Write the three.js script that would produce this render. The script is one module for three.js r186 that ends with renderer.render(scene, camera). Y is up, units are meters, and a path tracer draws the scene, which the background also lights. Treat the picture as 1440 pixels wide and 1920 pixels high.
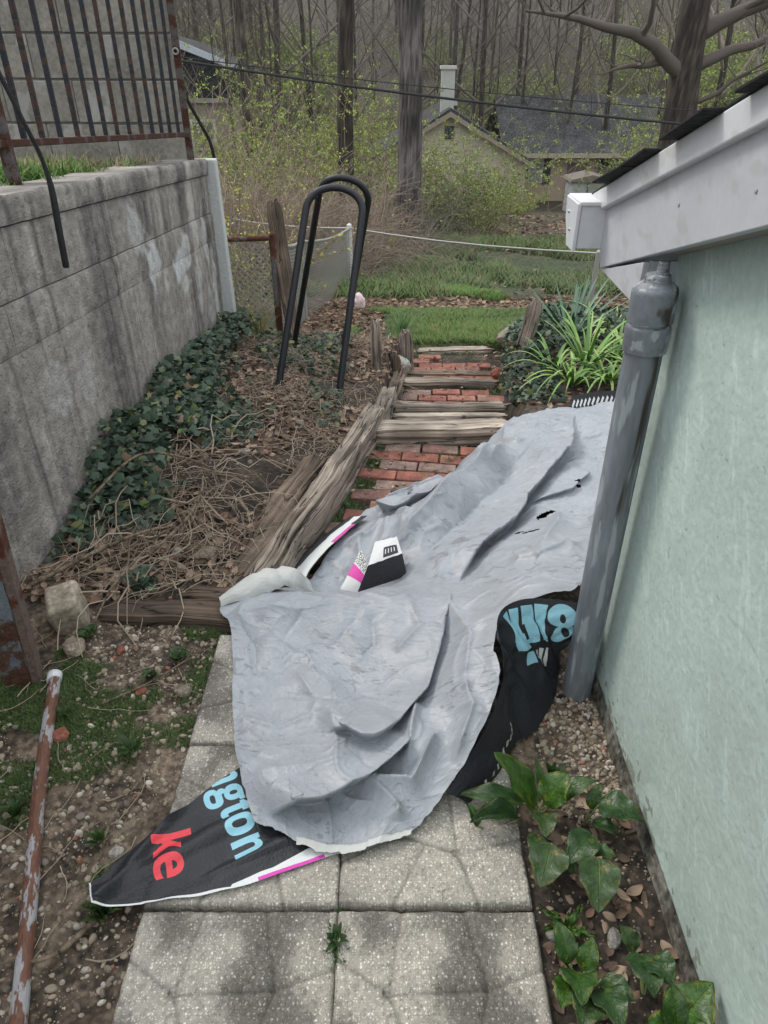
import * as THREE from 'three';
import { RoundedBoxGeometry } from 'three/addons/geometries/RoundedBoxGeometry.js';
import { mergeGeometries } from 'three/addons/utils/BufferGeometryUtils.js';

// ---------------------------------------------------------------- camera, sky, light
const scene = new THREE.Scene();
const camera = new THREE.PerspectiveCamera(71.56, 768 / 1024, 0.05, 900);
camera.position.set(0, 1.65, 0);
camera.rotation.set(-32.85 * Math.PI / 180, 0, 0);
scene.add(camera);

{ // overcast evening sky: even, a little brighter overhead
  const W = 64, H = 32, d = new Float32Array(W * H * 4);
  for (let j = 0; j < H; j++) for (let i = 0; i < W; i++) {
    const el = Math.sin(((j + 0.5) / H - 0.5) * Math.PI);           // rows run from nadir to zenith
    const L = 1.24 * (1 + 2 * Math.max(0, el)) / 3;              // overcast: three times brighter overhead than at the horizon
    d.set([L * 0.97, L * 0.995, L * 1.03, 1], (j * W + i) * 4);
  }
  const t = new THREE.DataTexture(d, W, H, THREE.RGBAFormat, THREE.FloatType);
  t.mapping = THREE.EquirectangularReflectionMapping; t.magFilter = t.minFilter = THREE.LinearFilter; t.needsUpdate = true;
  scene.background = t; scene.environment = t;
}
const sun = new THREE.DirectionalLight(0xfff6ea, 1.3);
sun.position.set(-7, 10, -9.5); sun.target.position.set(0, 0, -3); sun.castShadow = true; sun.shadow.radius = 30;
Object.assign(sun.shadow.camera, { left: -25, right: 25, top: 25, bottom: -45, near: 0.5, far: 90 });
scene.add(sun, sun.target);
scene.fog = new THREE.FogExp2(0xa9aea8, 0.0004);

const renderer = new THREE.WebGLRenderer({ antialias: true });
renderer.setSize(768, 1024);
renderer.toneMapping = THREE.LinearToneMapping;
renderer.toneMappingExposure = 1.6;
renderer.shadowMap.enabled = true;

// ---------------------------------------------------------------- helpers
const V = (x, y, z) => new THREE.Vector3(x, y, z);
const clamp = (x, a = 0, b = 1) => Math.min(b, Math.max(a, x));
const sstep = (a, b, x) => { const t = clamp((x - a) / (b - a)); return t * t * (3 - 2 * t); };
const lerp = (a, b, t) => a + (b - a) * t;
function rngOf(s) { let a = s >>> 0; return () => { a = (a + 0x6d2b79f5) | 0; let t = Math.imul(a ^ (a >>> 15), 1 | a); t = (t + Math.imul(t ^ (t >>> 7), 61 | t)) ^ t; return ((t ^ (t >>> 14)) >>> 0) / 4294967296; }; }
const h3 = (x, y, z) => { let n = Math.imul(x, 374761393) ^ Math.imul(y, 668265263) ^ Math.imul(z, 2147483647 ^ 1274126177); n = Math.imul(n ^ (n >>> 13), 1274126177); n ^= n >>> 16; return (n >>> 0) / 4294967296; };
function vn(x, y, z = 0, px = 0, py = 0) {                       // value noise 0..1, periodic in x and y when px / py are set
  const X = Math.floor(x), Y = Math.floor(y), Z = Math.floor(z); let fx = x - X, fy = y - Y, fz = z - Z;
  fx = fx * fx * (3 - 2 * fx); fy = fy * fy * (3 - 2 * fy); fz = fz * fz * (3 - 2 * fz);
  const wx = (a) => px ? ((a % px) + px) % px : a, wy = (a) => py ? ((a % py) + py) % py : a;
  const x0 = wx(X), x1 = wx(X + 1), y0 = wy(Y), y1 = wy(Y + 1);
  const pl = (zz) => { const a = h3(x0, y0, zz), b = h3(x1, y0, zz), c = h3(x0, y1, zz), d = h3(x1, y1, zz); return a + (b - a) * fx + (c - a + (a - b - c + d) * fx) * fy; };
  if (fz === 0) return pl(Z);
  const a = pl(Z); return a + (pl(Z + 1) - a) * fz;
}
function fbm(x, y, z = 0, o = 4, px = 0, py = 0) { let s = 0, a = 0.5, n = 0; for (let i = 0; i < o; i++) { s += a * vn(x, y, z + i * 17, px, py); n += a; a *= 0.5; x *= 2; y *= 2; px *= 2; py *= 2; } return s / n; }
const cen = (x, y, z = 0, o = 3) => fbm(x, y, z, o) * 2 - 1;

function tex(W, H, fn, color = true) {                            // fn(u, v, out) writes 0..255
  const d = new Uint8Array(W * H * 4), o = [0, 0, 0, 255];
  for (let j = 0; j < H; j++) for (let i = 0; i < W; i++) { o[3] = 255; fn(i / W, j / H, o); const k = (j * W + i) * 4; d[k] = clamp(o[0], 0, 255); d[k + 1] = clamp(o[1], 0, 255); d[k + 2] = clamp(o[2], 0, 255); d[k + 3] = o[3]; }
  const t = new THREE.DataTexture(d, W, H, THREE.RGBAFormat); t.wrapS = t.wrapT = THREE.RepeatWrapping; t.magFilter = THREE.LinearFilter; t.minFilter = THREE.LinearMipmapLinearFilter; t.generateMipmaps = true;
  if (color) t.colorSpace = THREE.SRGBColorSpace; t.needsUpdate = true; return t;
}
const grey = (o, g) => { o[0] = o[1] = o[2] = g; };
function rep(t, x, y) { const c = t.clone(); c.repeat.set(x, y); c.needsUpdate = true; return c; }
const lin = (r, g, b) => new THREE.Color().setRGB(r, g, b);
function mat(color, o = {}) { return new THREE.MeshStandardMaterial({ color: color instanceof THREE.Color ? color : lin(...color), roughness: 0.9, side: THREE.DoubleSide, ...o }); }

const used = {};
function numbered(n) { if (used[n] === undefined) { used[n] = 0; return n; } used[n]++; return n + '_' + String(used[n]).padStart(3, '0'); }
function shadowOn(o) { o.castShadow = true; o.receiveShadow = true; return o; }
function part(name, geo, m, parent, label) { const o = shadowOn(new THREE.Mesh(geo, m)); o.name = name; parent.add(o); if (label) o.userData.label = label; return o; }
function tag(o, label, category, group, kind) { o.userData.label = label; o.userData.category = category; if (group) o.userData.group = group; if (kind) o.userData.kind = kind; return o; }
function thing(name, label, category, p = [0, 0, 0], group) { const g = new THREE.Group(); g.name = numbered(name); g.position.set(...p); scene.add(g); return tag(g, label, category, group); }
function single(name, geo, m, label, category, group, kind) { const o = shadowOn(new THREE.Mesh(geo, m)); o.name = numbered(name); scene.add(o); return tag(o, label, category, group, kind); }
function structure(name, geo, m, label, category) { return single(name, geo, m, label, category, null, 'structure'); }
function at(geo, x, y, z, ry = 0, rx = 0, rz = 0) { geo.applyMatrix4(new THREE.Matrix4().compose(V(x, y, z), new THREE.Quaternion().setFromEuler(new THREE.Euler(rx, ry, rz, 'YXZ')), V(1, 1, 1))); return geo; }
function boxUV(geo, s = 1, ox = 0, oy = 0) {                      // uv in metres by the dominant normal
  const p = geo.attributes.position, n = geo.attributes.normal, uv = new Float32Array(p.count * 2);
  for (let i = 0; i < p.count; i++) {
    const ax = Math.abs(n.getX(i)), ay = Math.abs(n.getY(i)), az = Math.abs(n.getZ(i)); let a, b;
    if (ay >= ax && ay >= az) { a = p.getX(i); b = p.getZ(i); } else if (ax >= az) { a = p.getZ(i); b = p.getY(i); } else { a = p.getX(i); b = p.getY(i); }
    uv[2 * i] = a * s + ox; uv[2 * i + 1] = b * s + oy;
  }
  geo.setAttribute('uv', new THREE.BufferAttribute(uv, 2)); return geo;
}
class Buf {                                                       // collects tubes, quads and triangles into one geometry
  constructor() { this.p = []; this.i = []; this.c = null; this.uv = []; }
  vert(x, y, z, u = 0, v = 0) { this.p.push(x, y, z); this.uv.push(u, v); return this.p.length / 3 - 1; }
  tri(a, b, c) { this.i.push(a, b, c); }
  quad(a, b, c, d) { this.i.push(a, b, c, a, c, d); }
  tube(pts, rad, sides = 5, cap = true) {
    const n = pts.length; let prev = null, T = V(0, 0, 0), N = V(0, 0, 0), B = V(0, 0, 0), len = 0;
    for (let k = 0; k < n; k++) {
      T.copy(pts[Math.min(n - 1, k + 1)]).sub(pts[Math.max(0, k - 1)]).normalize();
      if (k === 0) { N.set(Math.abs(T.y) > 0.9 ? 1 : 0, Math.abs(T.y) > 0.9 ? 0 : 1, 0); } else len += pts[k].distanceTo(pts[k - 1]);
      N.addScaledVector(T, -N.dot(T)).normalize(); B.crossVectors(T, N);
      const r = typeof rad === 'function' ? rad(k / (n - 1)) : Array.isArray(rad) ? rad[k] : rad, row = [];
      for (let s = 0; s <= sides; s++) { const a = s / sides * Math.PI * 2, c = Math.cos(a) * r, d = Math.sin(a) * r; row.push(this.vert(pts[k].x + N.x * c + B.x * d, pts[k].y + N.y * c + B.y * d, pts[k].z + N.z * c + B.z * d, s / sides * Math.PI * 2 * r, len)); }
      if (prev) for (let s = 0; s < sides; s++) this.quad(prev[s], prev[s + 1], row[s + 1], row[s]);
      if (cap && (k === 0 || k === n - 1)) { const c = this.vert(pts[k].x, pts[k].y, pts[k].z, 0, len); for (let s = 0; s < sides; s++) k ? this.tri(row[s], row[s + 1], c) : this.tri(row[s + 1], row[s], c); }
      prev = row;
    }
    return this;
  }
  geo() {
    const g = new THREE.BufferGeometry(); g.setAttribute('position', new THREE.BufferAttribute(new Float32Array(this.p), 3)); g.setAttribute('uv', new THREE.BufferAttribute(new Float32Array(this.uv), 2));
    if (this.c) g.setAttribute('color', new THREE.BufferAttribute(new Float32Array(this.c), 3));
    g.setIndex(this.i); g.computeVertexNormals(); return g;
  }
}
function grid(n, m, f, uvf) {                                     // surface over (s, t) in 0..1
  const b = new Buf();
  for (let i = 0; i <= n; i++) for (let j = 0; j <= m; j++) { const p = f(i / n, j / m), uv = uvf ? uvf(i / n, j / m, p) : [j / m, i / n]; b.vert(p.x, p.y, p.z, uv[0], uv[1]); }
  for (let i = 0; i < n; i++) for (let j = 0; j < m; j++) { const a = i * (m + 1) + j; b.quad(a, a + 1, a + m + 2, a + m + 1); }
  return b.geo();
}
function curve(pts) { const c = new THREE.CatmullRomCurve3(pts.map((p) => V(...p)), false, 'centripetal'); return c; }
function knots(K) { return (x) => { if (x <= K[0][0]) return K[0][1]; for (let i = 1; i < K.length; i++) if (x <= K[i][0]) return lerp(K[i - 1][1], K[i][1], sstep(0, 1, (x - K[i - 1][0]) / (K[i][0] - K[i - 1][0])) * 0.35 + 0.65 * (x - K[i - 1][0]) / (K[i][0] - K[i - 1][0])); return K[K.length - 1][1]; }; }
function polyDist(poly, x, z) {                                   // distance to a plan polyline [x, z], signed side, share along it
  let best = 1e9, side = 1, share = 0, vx = 0, vz = 0; const n = poly.length - 1;
  for (let k = 0; k < n; k++) {
    const ax = poly[k][0], az = poly[k][1], dx = poly[k + 1][0] - ax, dz = poly[k + 1][1] - az, L = dx * dx + dz * dz;
    const t = clamp(((x - ax) * dx + (z - az) * dz) / L), qx = x - ax - dx * t, qz = z - az - dz * t, q = Math.hypot(qx, qz);
    if (q < best) { best = q; side = Math.sign(dx * qz - dz * qx) || 1; share = (k + t) / n; vx = -qx; vz = -qz; }
  }
  return [best, side, share, vx, vz];
}

// ---------------------------------------------------------------- textures (all grain, stain and print, no light)
const T = {};
T.grain = tex(512, 512, (u, v, o) => grey(o, 128 + 150 * (fbm(u * 64, v * 64, 1, 3, 64, 64) - 0.5) + 70 * (fbm(u * 8, v * 8, 5, 4, 8, 8) - 0.5)), false);
T.fine = tex(512, 512, (u, v, o) => grey(o, 255 * fbm(u * 110, v * 110, 9, 3, 110, 110)), false);
T.soil = tex(1024, 1024, (u, v, o) => {
  const a = fbm(u * 9, v * 9, 2, 5, 9, 9), b = fbm(u * 70, v * 70, 4, 3, 70, 70), g = 128 + 190 * (a - 0.5) + 190 * (b - 0.5);
  const p = vn(u * 120, v * 120, 30, 120, 120); const q = p > 0.86 ? (p - 0.86) * 500 : 0;
  o[0] = g + q * 1.1 + 30; o[1] = g + q + 26; o[2] = g + q * 0.85 + 20;
});
T.soilBump = tex(1024, 1024, (u, v, o) => grey(o, 255 * (0.5 * fbm(u * 9, v * 9, 2, 5, 9, 9) + 0.5 * fbm(u * 60, v * 60, 4, 3, 60, 60))), false);
T.stucco = tex(1024, 1024, (u, v, o) => { const n = fbm(u * 90, v * 90, 3, 3, 90, 90), m = fbm(u * 40, v * 40, 8, 3, 40, 40); grey(o, 255 * (0.55 * n + 0.45 * m)); }, false);
T.stuccoCol = tex(1024, 1024, (u, v, o) => {
  const n = fbm(u * 7, v * 5, 3, 5, 7, 5), f = fbm(u * 120, v * 120, 6, 2, 120, 120), sp = vn(u * 190, v * 190, 44, 190, 190), g = 226 + 18 * (n - 0.5) + 20 * (f - 0.5) - (sp > 0.95 ? 26 : 0);
  o[0] = g * 0.985; o[1] = g; o[2] = g * 0.995;
});
T.wood = tex(1024, 1024, (u, v, o) => {                           // grain runs along u, with dark splits
  const n = fbm(u * 3, v * 110, 3, 4, 3, 110), c = fbm(u * 3, v * 22, 12, 4, 3, 22), s = fbm(u * 6, v * 6, 20, 5, 6, 6), sp = Math.abs(c - 0.5);
  const k = sp < 0.022 ? 1 - sp / 0.022 : 0, g = 162 + 120 * (n - 0.5) + 150 * (s - 0.5) - k * 105; o[0] = g; o[1] = g * 0.955; o[2] = g * 0.905;
});
T.woodBump = tex(1024, 1024, (u, v, o) => { const n = fbm(u * 3, v * 110, 3, 4, 3, 110), c = fbm(u * 3, v * 22, 12, 4, 3, 22), sp = Math.abs(c - 0.5); grey(o, 255 * (0.6 * n + 0.4) - (sp < 0.03 ? (1 - sp / 0.03) * 190 : 0)); }, false);
T.bark = tex(512, 512, (u, v, o) => { const n = fbm(u * 30, v * 6, 3, 4, 30, 6), m = fbm(u * 5, v * 5, 9, 4, 5, 5), g = 120 + 170 * (n - 0.5) + 110 * (m - 0.5); o[0] = g; o[1] = g * 0.97; o[2] = g * 0.95; });
T.brick = tex(512, 512, (u, v, o) => { const n = fbm(u * 10, v * 10, 3, 5, 10, 10), f = fbm(u * 90, v * 90, 7, 2, 90, 90), w = fbm(u * 5, v * 5, 40, 4, 5, 5), g = 185 + 110 * (n - 0.5) + 80 * (f - 0.5), k = w > 0.56 ? (w - 0.56) * 260 : 0; o[0] = g; o[1] = g + k * 0.6; o[2] = g + k * 0.5; });
T.shingle = tex(256, 256, (u, v, o) => grey(o, 120 + 160 * (fbm(u * 60, v * 60, 2, 2, 60, 60) - 0.5) + 90 * (fbm(u * 6, v * 6, 8, 4, 6, 6) - 0.5)));
T.rust = tex(512, 512, (u, v, o) => { const n = fbm(u * 6, v * 6, 3, 5, 6, 6), f = fbm(u * 50, v * 50, 6, 3, 50, 50), k = sstep(0.44, 0.56, n + (f - 0.5) * 0.3); o[0] = lerp(128, 96, k) + 60 * (f - 0.5); o[1] = lerp(132, 60, k) + 44 * (f - 0.5); o[2] = lerp(136, 42, k) + 36 * (f - 0.5); });
T.ironRust = tex(512, 512, (u, v, o) => { const n = fbm(u * 5, v * 9, 13, 5, 5, 9), f = fbm(u * 50, v * 50, 6, 3, 50, 50), k = sstep(0.54, 0.64, n + (f - 0.5) * 0.3); o[0] = lerp(30, 66, k) + 30 * (f - 0.5); o[1] = lerp(36, 44, k) + 24 * (f - 0.5); o[2] = lerp(44, 38, k) + 22 * (f - 0.5); });

// ---------------------------------------------------------------- the lie of the land
const base = knots([[-6, -0.03], [1.85, -0.03], [2.3, -0.06], [3.8, -0.14], [5.5, -0.3], [6.4, -0.62], [7.5, -0.76], [9, -1.02], [12, -1.5], [16.5, -2.05], [26, -3.4], [38, -5.0], [48, -4.7], [62, -1.4], [90, 4], [130, 11], [220, 24], [420, 34]]);
const pathL = knots([[1.9, -0.5], [3.6, -0.06], [4.2, 0.05], [5.0, 0.09], [5.5, 0.18], [6.4, 0.32]]);
const pathW = 0.76;
const TREADS = [[1.86, 3.62, -0.2], [3.62, 4.2, -0.3], [4.2, 4.97, -0.42], [4.97, 5.43, -0.52], [5.43, 6.3, -0.61]];
function tread(d) { for (const [a, b, y] of TREADS) if (d < b) return y; return -0.63; }
function groundY(x, z) {
  const d = -z; let y = base(d);
  const rough = d < 9 ? 1 : 2.5;
  y += 0.022 * rough * cen(x * 2.2, z * 2.2, 3, 3) * sstep(0.5, 2.4, Math.abs(d) + Math.max(0, -x - 0.6) * 3) + 0.006 * cen(x * 11, z * 11, 7, 2);
  if (d > 12) y += 0.25 * cen(x * 0.15, z * 0.15, 9, 3) * sstep(12, 24, d);
  if (d > 2.2 && d < 6.2 && x < pathL(d) - 0.12) y += 0.05 * sstep(2.2, 3, d) * sstep(6.2, 5, d) * sstep(0.1, 0.5, pathL(d) - 0.12 - x);     // heaped bed
  if (d > 4 && d < 7.2 && x > pathL(d) + pathW) y += 0.1 * sstep(0.02, 0.5, x - pathL(d) - pathW) * sstep(4, 4.8, d) * sstep(7.2, 6, d);
  if (d > 1.82 && d < 6.35) { const l = pathL(d), m = sstep(l - 0.1, l - 0.02, x) * (1 - sstep(l + pathW, l + pathW + 0.1, x)) * sstep(1.82, 1.88, d) * (1 - sstep(6.25, 6.35, d)); y = lerp(y, tread(d) - 0.03 + 0.006 * cen(x * 14, z * 14, 5, 2), m); }
  return y;
}
{
  const xs = [], zs = [];
  for (let x = -1.7; x <= 2.2001; x += 0.028) xs.push(x);
  for (let x = 2.2, s = 0.05; x < 190; s = Math.min(12, s * 1.16)) { x += s; xs.push(x); }
  for (let x = -1.7, s = 0.05; x > -190; s = Math.min(12, s * 1.16)) { x -= s; xs.unshift(x); }
  for (let d = 0.3; d <= 7.6; d += 0.028) zs.push(d);
  for (let d = 7.6, s = 0.05; d < 400; s = Math.min(9, s * 1.05)) { d += s; zs.push(d); }
  for (let d = 0.3, s = 0.08; d > -30; s *= 1.3) { d -= s; zs.unshift(d); }
  const b = new Buf(); b.c = [];
  const C = new THREE.Color();
  for (const d of zs) for (const x of xs) {
    const z = -d; b.vert(x, groundY(x, z), z, x, z);
    const n = fbm(x * 1.7, z * 1.7, 21, 4), n2 = fbm(x * 6, z * 6, 25, 3);
    let c = [0.27, 0.215, 0.165];                                     // dusty yard soil
    const mix = (k, q) => { c = c.map((e, i) => lerp(e, q[i], k)); };
    if (x < -0.5 && d < 2.0) mix(sstep(0.6, 0.7, n + (n2 - 0.5) * 0.6) * 0.8, [0.055, 0.075, 0.028]);     // moss
    if (x > 0.34 && x < 0.8 && d < 1.6) { mix(sstep(1.25, 1.0, d) * 0.75, [0.075, 0.058, 0.046]); mix(sstep(0.62, 0.7, n) * 0.4, [0.06, 0.07, 0.03]); }
    if (d > 1.85) mix(sstep(1.85, 2.2, d) * (1 - sstep(6.0, 7.0, d)), n2 > 0.5 ? [0.13, 0.095, 0.07] : [0.095, 0.075, 0.058]);
    if (d > 6) { const bare = sstep(0.5, 0.62, fbm(x * 0.5, z * 0.9, 31, 4) + (x < -0.1 ? 0.12 : 0)); mix(sstep(6, 6.6, d), [0.07, 0.125, 0.03]); mix(bare * 0.35 * sstep(6.6, 7.4, d), [0.17, 0.115, 0.082]); mix(sstep(8.2, 8.5, d) * (1 - sstep(9.2, 9.6, d)) * 0.6, [0.19, 0.125, 0.09]); mix(sstep(16, 21, d) * 0.75, [0.15, 0.115, 0.08]); mix(sstep(42, 55, d) * 0.9, [0.075, 0.06, 0.04]); }
    b.c.push(...c);
  }
  const m = xs.length;
  for (let i = 0; i < zs.length - 1; i++) for (let j = 0; j < m - 1; j++) { const a = i * m + j; b.quad(a, a + 1, a + m + 1, a + m); }
  structure('ground', b.geo(), mat([1.35, 1.35, 1.35].map((e) => Math.min(1, e)), { vertexColors: true, map: T.soil, bumpMap: T.soilBump, bumpScale: 0.012 }), 'sloping yard of bare soil, litter and grass falling away to the wood', 'ground');
}

// ---------------------------------------------------------------- paving slabs
{
  const paving = new THREE.Group(); paving.name = 'paving'; scene.add(paving); tag(paving, 'walk of square exposed aggregate slabs between the soil strips', 'paving', null, 'structure');
  const S = 0.45;                                                   // pressed grooves: a ring of trapezoids round the middle of each slab
  const G = [[[-0.12, -0.225], [-0.05, -0.08]], [[0.12, -0.225], [0.05, -0.08]], [[-0.05, -0.08], [0.05, -0.08]], [[-0.05, -0.08], [-0.1, 0.06]], [[0.05, -0.08], [0.11, 0.05]], [[-0.1, 0.06], [0.11, 0.05]], [[-0.1, 0.06], [-0.225, 0.1]], [[0.11, 0.05], [0.225, 0.12]], [[-0.1, 0.06], [-0.06, 0.225]], [[0.11, 0.05], [0.08, 0.225]], [[-0.225, -0.1], [-0.08, -0.02]], [[0.225, -0.06], [0.07, -0.02]]];
  // exposed aggregate: pale chips in grey cement, dark lichen patches
  const slabTex = (seed) => tex(768, 768, (u, v, o) => {
    const tn = (seed - 1) * Math.PI / 2, lx = (u - 0.5) * 0.45, lz = (v - 0.5) * 0.45, gx = lx * Math.cos(tn) - lz * Math.sin(tn), gz = lx * Math.sin(tn) + lz * Math.cos(tn); let dirt = 0; for (const g of G) { const q = polyDist(g, gx, gz)[0]; if (q < 0.007) dirt = Math.max(dirt, 1 - q / 0.007); }
    const d = fbm(u * 3 + seed, v * 3, seed, 5), f = fbm(u * 60 + seed, v * 60, 3, 3), dk = sstep(0.42, 0.7, d + (f - 0.5) * 0.4);
    let g = lerp(188, 118, dk) + 60 * (f - 0.5);
    let r = 0; for (const [fq, den, amp] of [[46, 0.42, 78], [78, 0.4, 62], [120, 0.3, 46]]) { const a = u * fq, b = v * fq, X = Math.floor(a), Y = Math.floor(b), hh = h3(X, Y, seed * 9 + fq); if (hh < den) { const dx = a - X - 0.3 - 0.4 * h3(X, Y, 3), dy = b - Y - 0.3 - 0.4 * h3(X, Y, 4), an = h3(X, Y, 8) * 3.1, e = Math.hypot(dx * Math.cos(an) + dy * Math.sin(an), (dy * Math.cos(an) - dx * Math.sin(an)) * (1.2 + hh * 2)), R0 = 0.16 + 0.16 * h3(X, Y, 6); const m = sstep(R0 + 0.07, R0 - 0.03, e); if (m > 0) r = Math.max(r, m * amp * (0.55 + 0.7 * h3(X, Y, 12)) * (h3(X, Y, 15) < 0.2 ? -0.5 : 1)) || m * -24; } } r *= lerp(1, 0.8, dk);
    dirt *= 0.35 + 0.9 * fbm(u * 14, v * 14, seed + 30, 3); g *= 1 - 0.24 * dirt; r *= 1 - 0.8 * dirt; o[0] = g * 0.985 + r; o[1] = g * 0.965 + r * 0.975; o[2] = g * 0.92 + r * 0.95;
  });
  const slabBump = tex(512, 512, (u, v, o) => { const p = vn(u * 62, v * 62, 5, 62, 62), f = fbm(u * 60, v * 60, 3, 3, 60, 60); grey(o, 60 + 90 * f + (p > 0.7 ? (p - 0.7) * 330 : 0)); }, false);
  const mats = [1, 2, 3, 4].map((s) => mat([0.66, 0.65, 0.63], { map: slabTex(s), bumpMap: slabBump, bumpScale: 0.006, roughness: 0.95 }));
  let k = 0;
  for (let c = 0; c < 2; c++) for (let r = 0; r < 5; r++) {
    const cx = c ? 0.119 : -0.331, cz = -(-0.27 + r * 0.46), R = rngOf(50 + k), mi = (k * 3 + c) % 4, turn = mi * Math.PI / 2, tilt = (R() - 0.5) * 0.012, dy = (R() - 0.5) * 0.005;
    const rd = (x, w = 0) => { const e = S / 2 - Math.abs(x) - 0.006 * Math.max(0, vn(w * 40, k * 7 + Math.sign(x) * 3, 2) - 0.45); return e < 0.008 ? -Math.pow(1 - e / 0.008, 2) * 0.007 : 0; };
    const b = new Buf(), N = 72, ca = Math.cos(turn), sa = Math.sin(turn);
    for (let i = 0; i <= N; i++) for (let j = 0; j <= N; j++) {
      const x = (j / N - 0.5) * S, z = (i / N - 0.5) * S, gx = x * ca - z * sa, gz = x * sa + z * ca;
      let y = Math.max(-0.014, rd(x, z) + rd(z, x)) + 0.0022 * cen(cx * 9 + x * 26, z * 26 + cz * 9, 4, 3);
      for (const g of G) { const q = polyDist(g, gx, gz)[0]; if (q < 0.012) y -= 0.0055 * (1 - q / 0.012); }
      b.vert(x, y + x * tilt, z, j / N, i / N);
    }
    for (let i = 0; i < N; i++) for (let j = 0; j < N; j++) { const a = i * (N + 1) + j; b.quad(a, a + N + 1, a + N + 2, a + 1); }
    const ring = []; for (let j = 0; j <= N; j++) ring.push(j); for (let i = 1; i <= N; i++) ring.push(i * (N + 1) + N); for (let j = N - 1; j >= 0; j--) ring.push(N * (N + 1) + j); for (let i = N - 1; i >= 0; i--) ring.push(i * (N + 1));
    const low = ring.map((q) => b.vert(b.p[3 * q], -0.05, b.p[3 * q + 2], b.p[3 * q] / S + 0.5, b.p[3 * q + 2] / S + 0.45));
    for (let q = 0; q < ring.length - 1; q++) b.quad(ring[q], ring[q + 1], low[q + 1], low[q]);
    const o = part('paving_slab', b.geo(), mats[mi], paving); o.position.set(cx, dy, cz); o.rotation.y = (R() - 0.5) * 0.012; k++;
  }
}

// ---------------------------------------------------------------- brick path
{
  const path = new THREE.Group(); path.name = 'brick_path'; scene.add(path); tag(path, 'stepped red brick path descending between weathered timbers to the lawn', 'path', null, 'structure');
  const geos = [0, 1, 2, 3, 4].map((s) => { const g = new RoundedBoxGeometry(0.198, 0.06, 0.094, 2, 0.006), p = g.attributes.position; for (let i = 0; i < p.count; i++) { const x = p.getX(i), y = p.getY(i), z = p.getZ(i); p.setXYZ(i, x + 0.004 * cen(y * 30, z * 30, s * 7), y + 0.004 * cen(x * 20, z * 20, s * 9), z + 0.003 * cen(x * 20, y * 30, s * 11)); } g.computeVertexNormals(); return boxUV(g, 2.2, s * 0.23, s * 0.37); });
  const cols = [[0.42, 0.165, 0.12], [0.37, 0.14, 0.1], [0.46, 0.21, 0.165], [0.33, 0.17, 0.14], [0.37, 0.25, 0.21], [0.4, 0.15, 0.11]].map((c) => mat(c, { map: T.brick, bumpMap: T.grain, bumpScale: 0.002 }));
  const R = rngOf(7);
  const lay = (d0, d1, y, rot) => {
    const cz = -(d0 + d1) / 2, cx = pathL((d0 + d1) / 2) + pathW / 2, ca = Math.cos(rot), sa = Math.sin(rot);
    for (let r = -16; r <= 16; r++) for (let q = -4; q <= 4; q++) {
      const lx = (q + (r & 1 ? 0.5 : 0)) * 0.208 + (R() - 0.5) * 0.008, lz = r * 0.104 + (R() - 0.5) * 0.006;
      const x = cx + lx * ca + lz * sa, z = cz - lx * sa + lz * ca, d = -z;
      if (d < d0 + 0.045 || d > d1 - 0.045 || x < pathL(d) + 0.045 || x > pathL(d) + pathW - 0.02) continue;
      if (fbm(x * 3, z * 3, 77, 2) > 0.74) continue;
      const o = part('brick', geos[Math.floor(R() * 5)], cols[Math.floor(R() * 6)], path);
      o.position.set(x, y - 0.03 + (R() - 0.5) * 0.008, z); o.rotation.set((R() - 0.5) * 0.05, rot + (R() - 0.5) * 0.05 + (R() < 0.5 ? Math.PI : 0), (R() - 0.5) * 0.05);
    }
  };
  lay(2.0, 3.6, -0.2, -0.13); lay(3.7, 4.1, -0.3, -0.04); lay(4.3, 4.92, -0.42, -0.03); lay(5.04, 5.4, -0.52, -0.02); lay(5.5, 6.2, -0.61, 0.0);
}

// ---------------------------------------------------------------- weathered timbers
function timber(len, h, w, seed, rough = 1, ends = 1) {           // long axis x, grain grooves cut along it
  const g = new THREE.BoxGeometry(len, h, w, Math.max(8, Math.round(len * 44)), 14, 16), p = g.attributes.position, uv = g.attributes.uv;
  for (let i = 0; i < p.count; i++) {
    let x = p.getX(i), y = p.getY(i), z = p.getZ(i); const ty = y / h * 2, tz = z / w * 2, rr = Math.max(Math.abs(ty), Math.abs(tz));
    uv.setXY(i, x * 0.9 + seed, (y + z * 1.3) * 1.1 + seed * 0.3);
    const ang = Math.atan2(ty, tz), k = Math.hypot(ty, tz) > 1.2 ? 0.93 : 1;
    const e = Math.abs(x) / (len / 2);
    let groove = vn(ang * 3.4 + 40, x * 1.1 + seed * 5, seed); groove = groove > 0.6 ? Math.min(0.3, (groove - 0.6) * 1.6) : 0; const g2 = Math.abs(vn(ang * 6 + 9, x * 1.6 + seed, seed + 3) - 0.5); if (g2 < 0.035) groove += 0.12 * (1 - g2 / 0.035);
    let f = k * (1 - groove * rough) + 0.1 * rough * cen(x * 4 + seed * 3, ang * 0.8, seed, 3);
    f *= 1 - 0.25 * ends * sstep(0.86, 1, e) * vn(ang * 3, seed * 7 + Math.sign(x) * 3, 2);
    p.setXYZ(i, x + (e > 0.999 ? 0.05 * ends * cen(ang * 2 + seed, rr * 2, seed + Math.sign(x), 3) : 0), y * f + 0.012 * rough * cen(x * 3, seed * 5, 1) + 0.007 * rough * cen(x * 9, ang * 4, seed, 2), z * f + 0.018 * rough * cen(x * 2.2, seed * 9, 4));
  }
  g.computeVertexNormals(); return g;
}
const M = {};
M.woodGrey = mat([0.56, 0.52, 0.48], { map: T.wood, bumpMap: T.woodBump, bumpScale: 0.01 });
M.woodPale = mat([0.82, 0.77, 0.71], { map: T.wood, bumpMap: T.woodBump, bumpScale: 0.006 });
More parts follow.
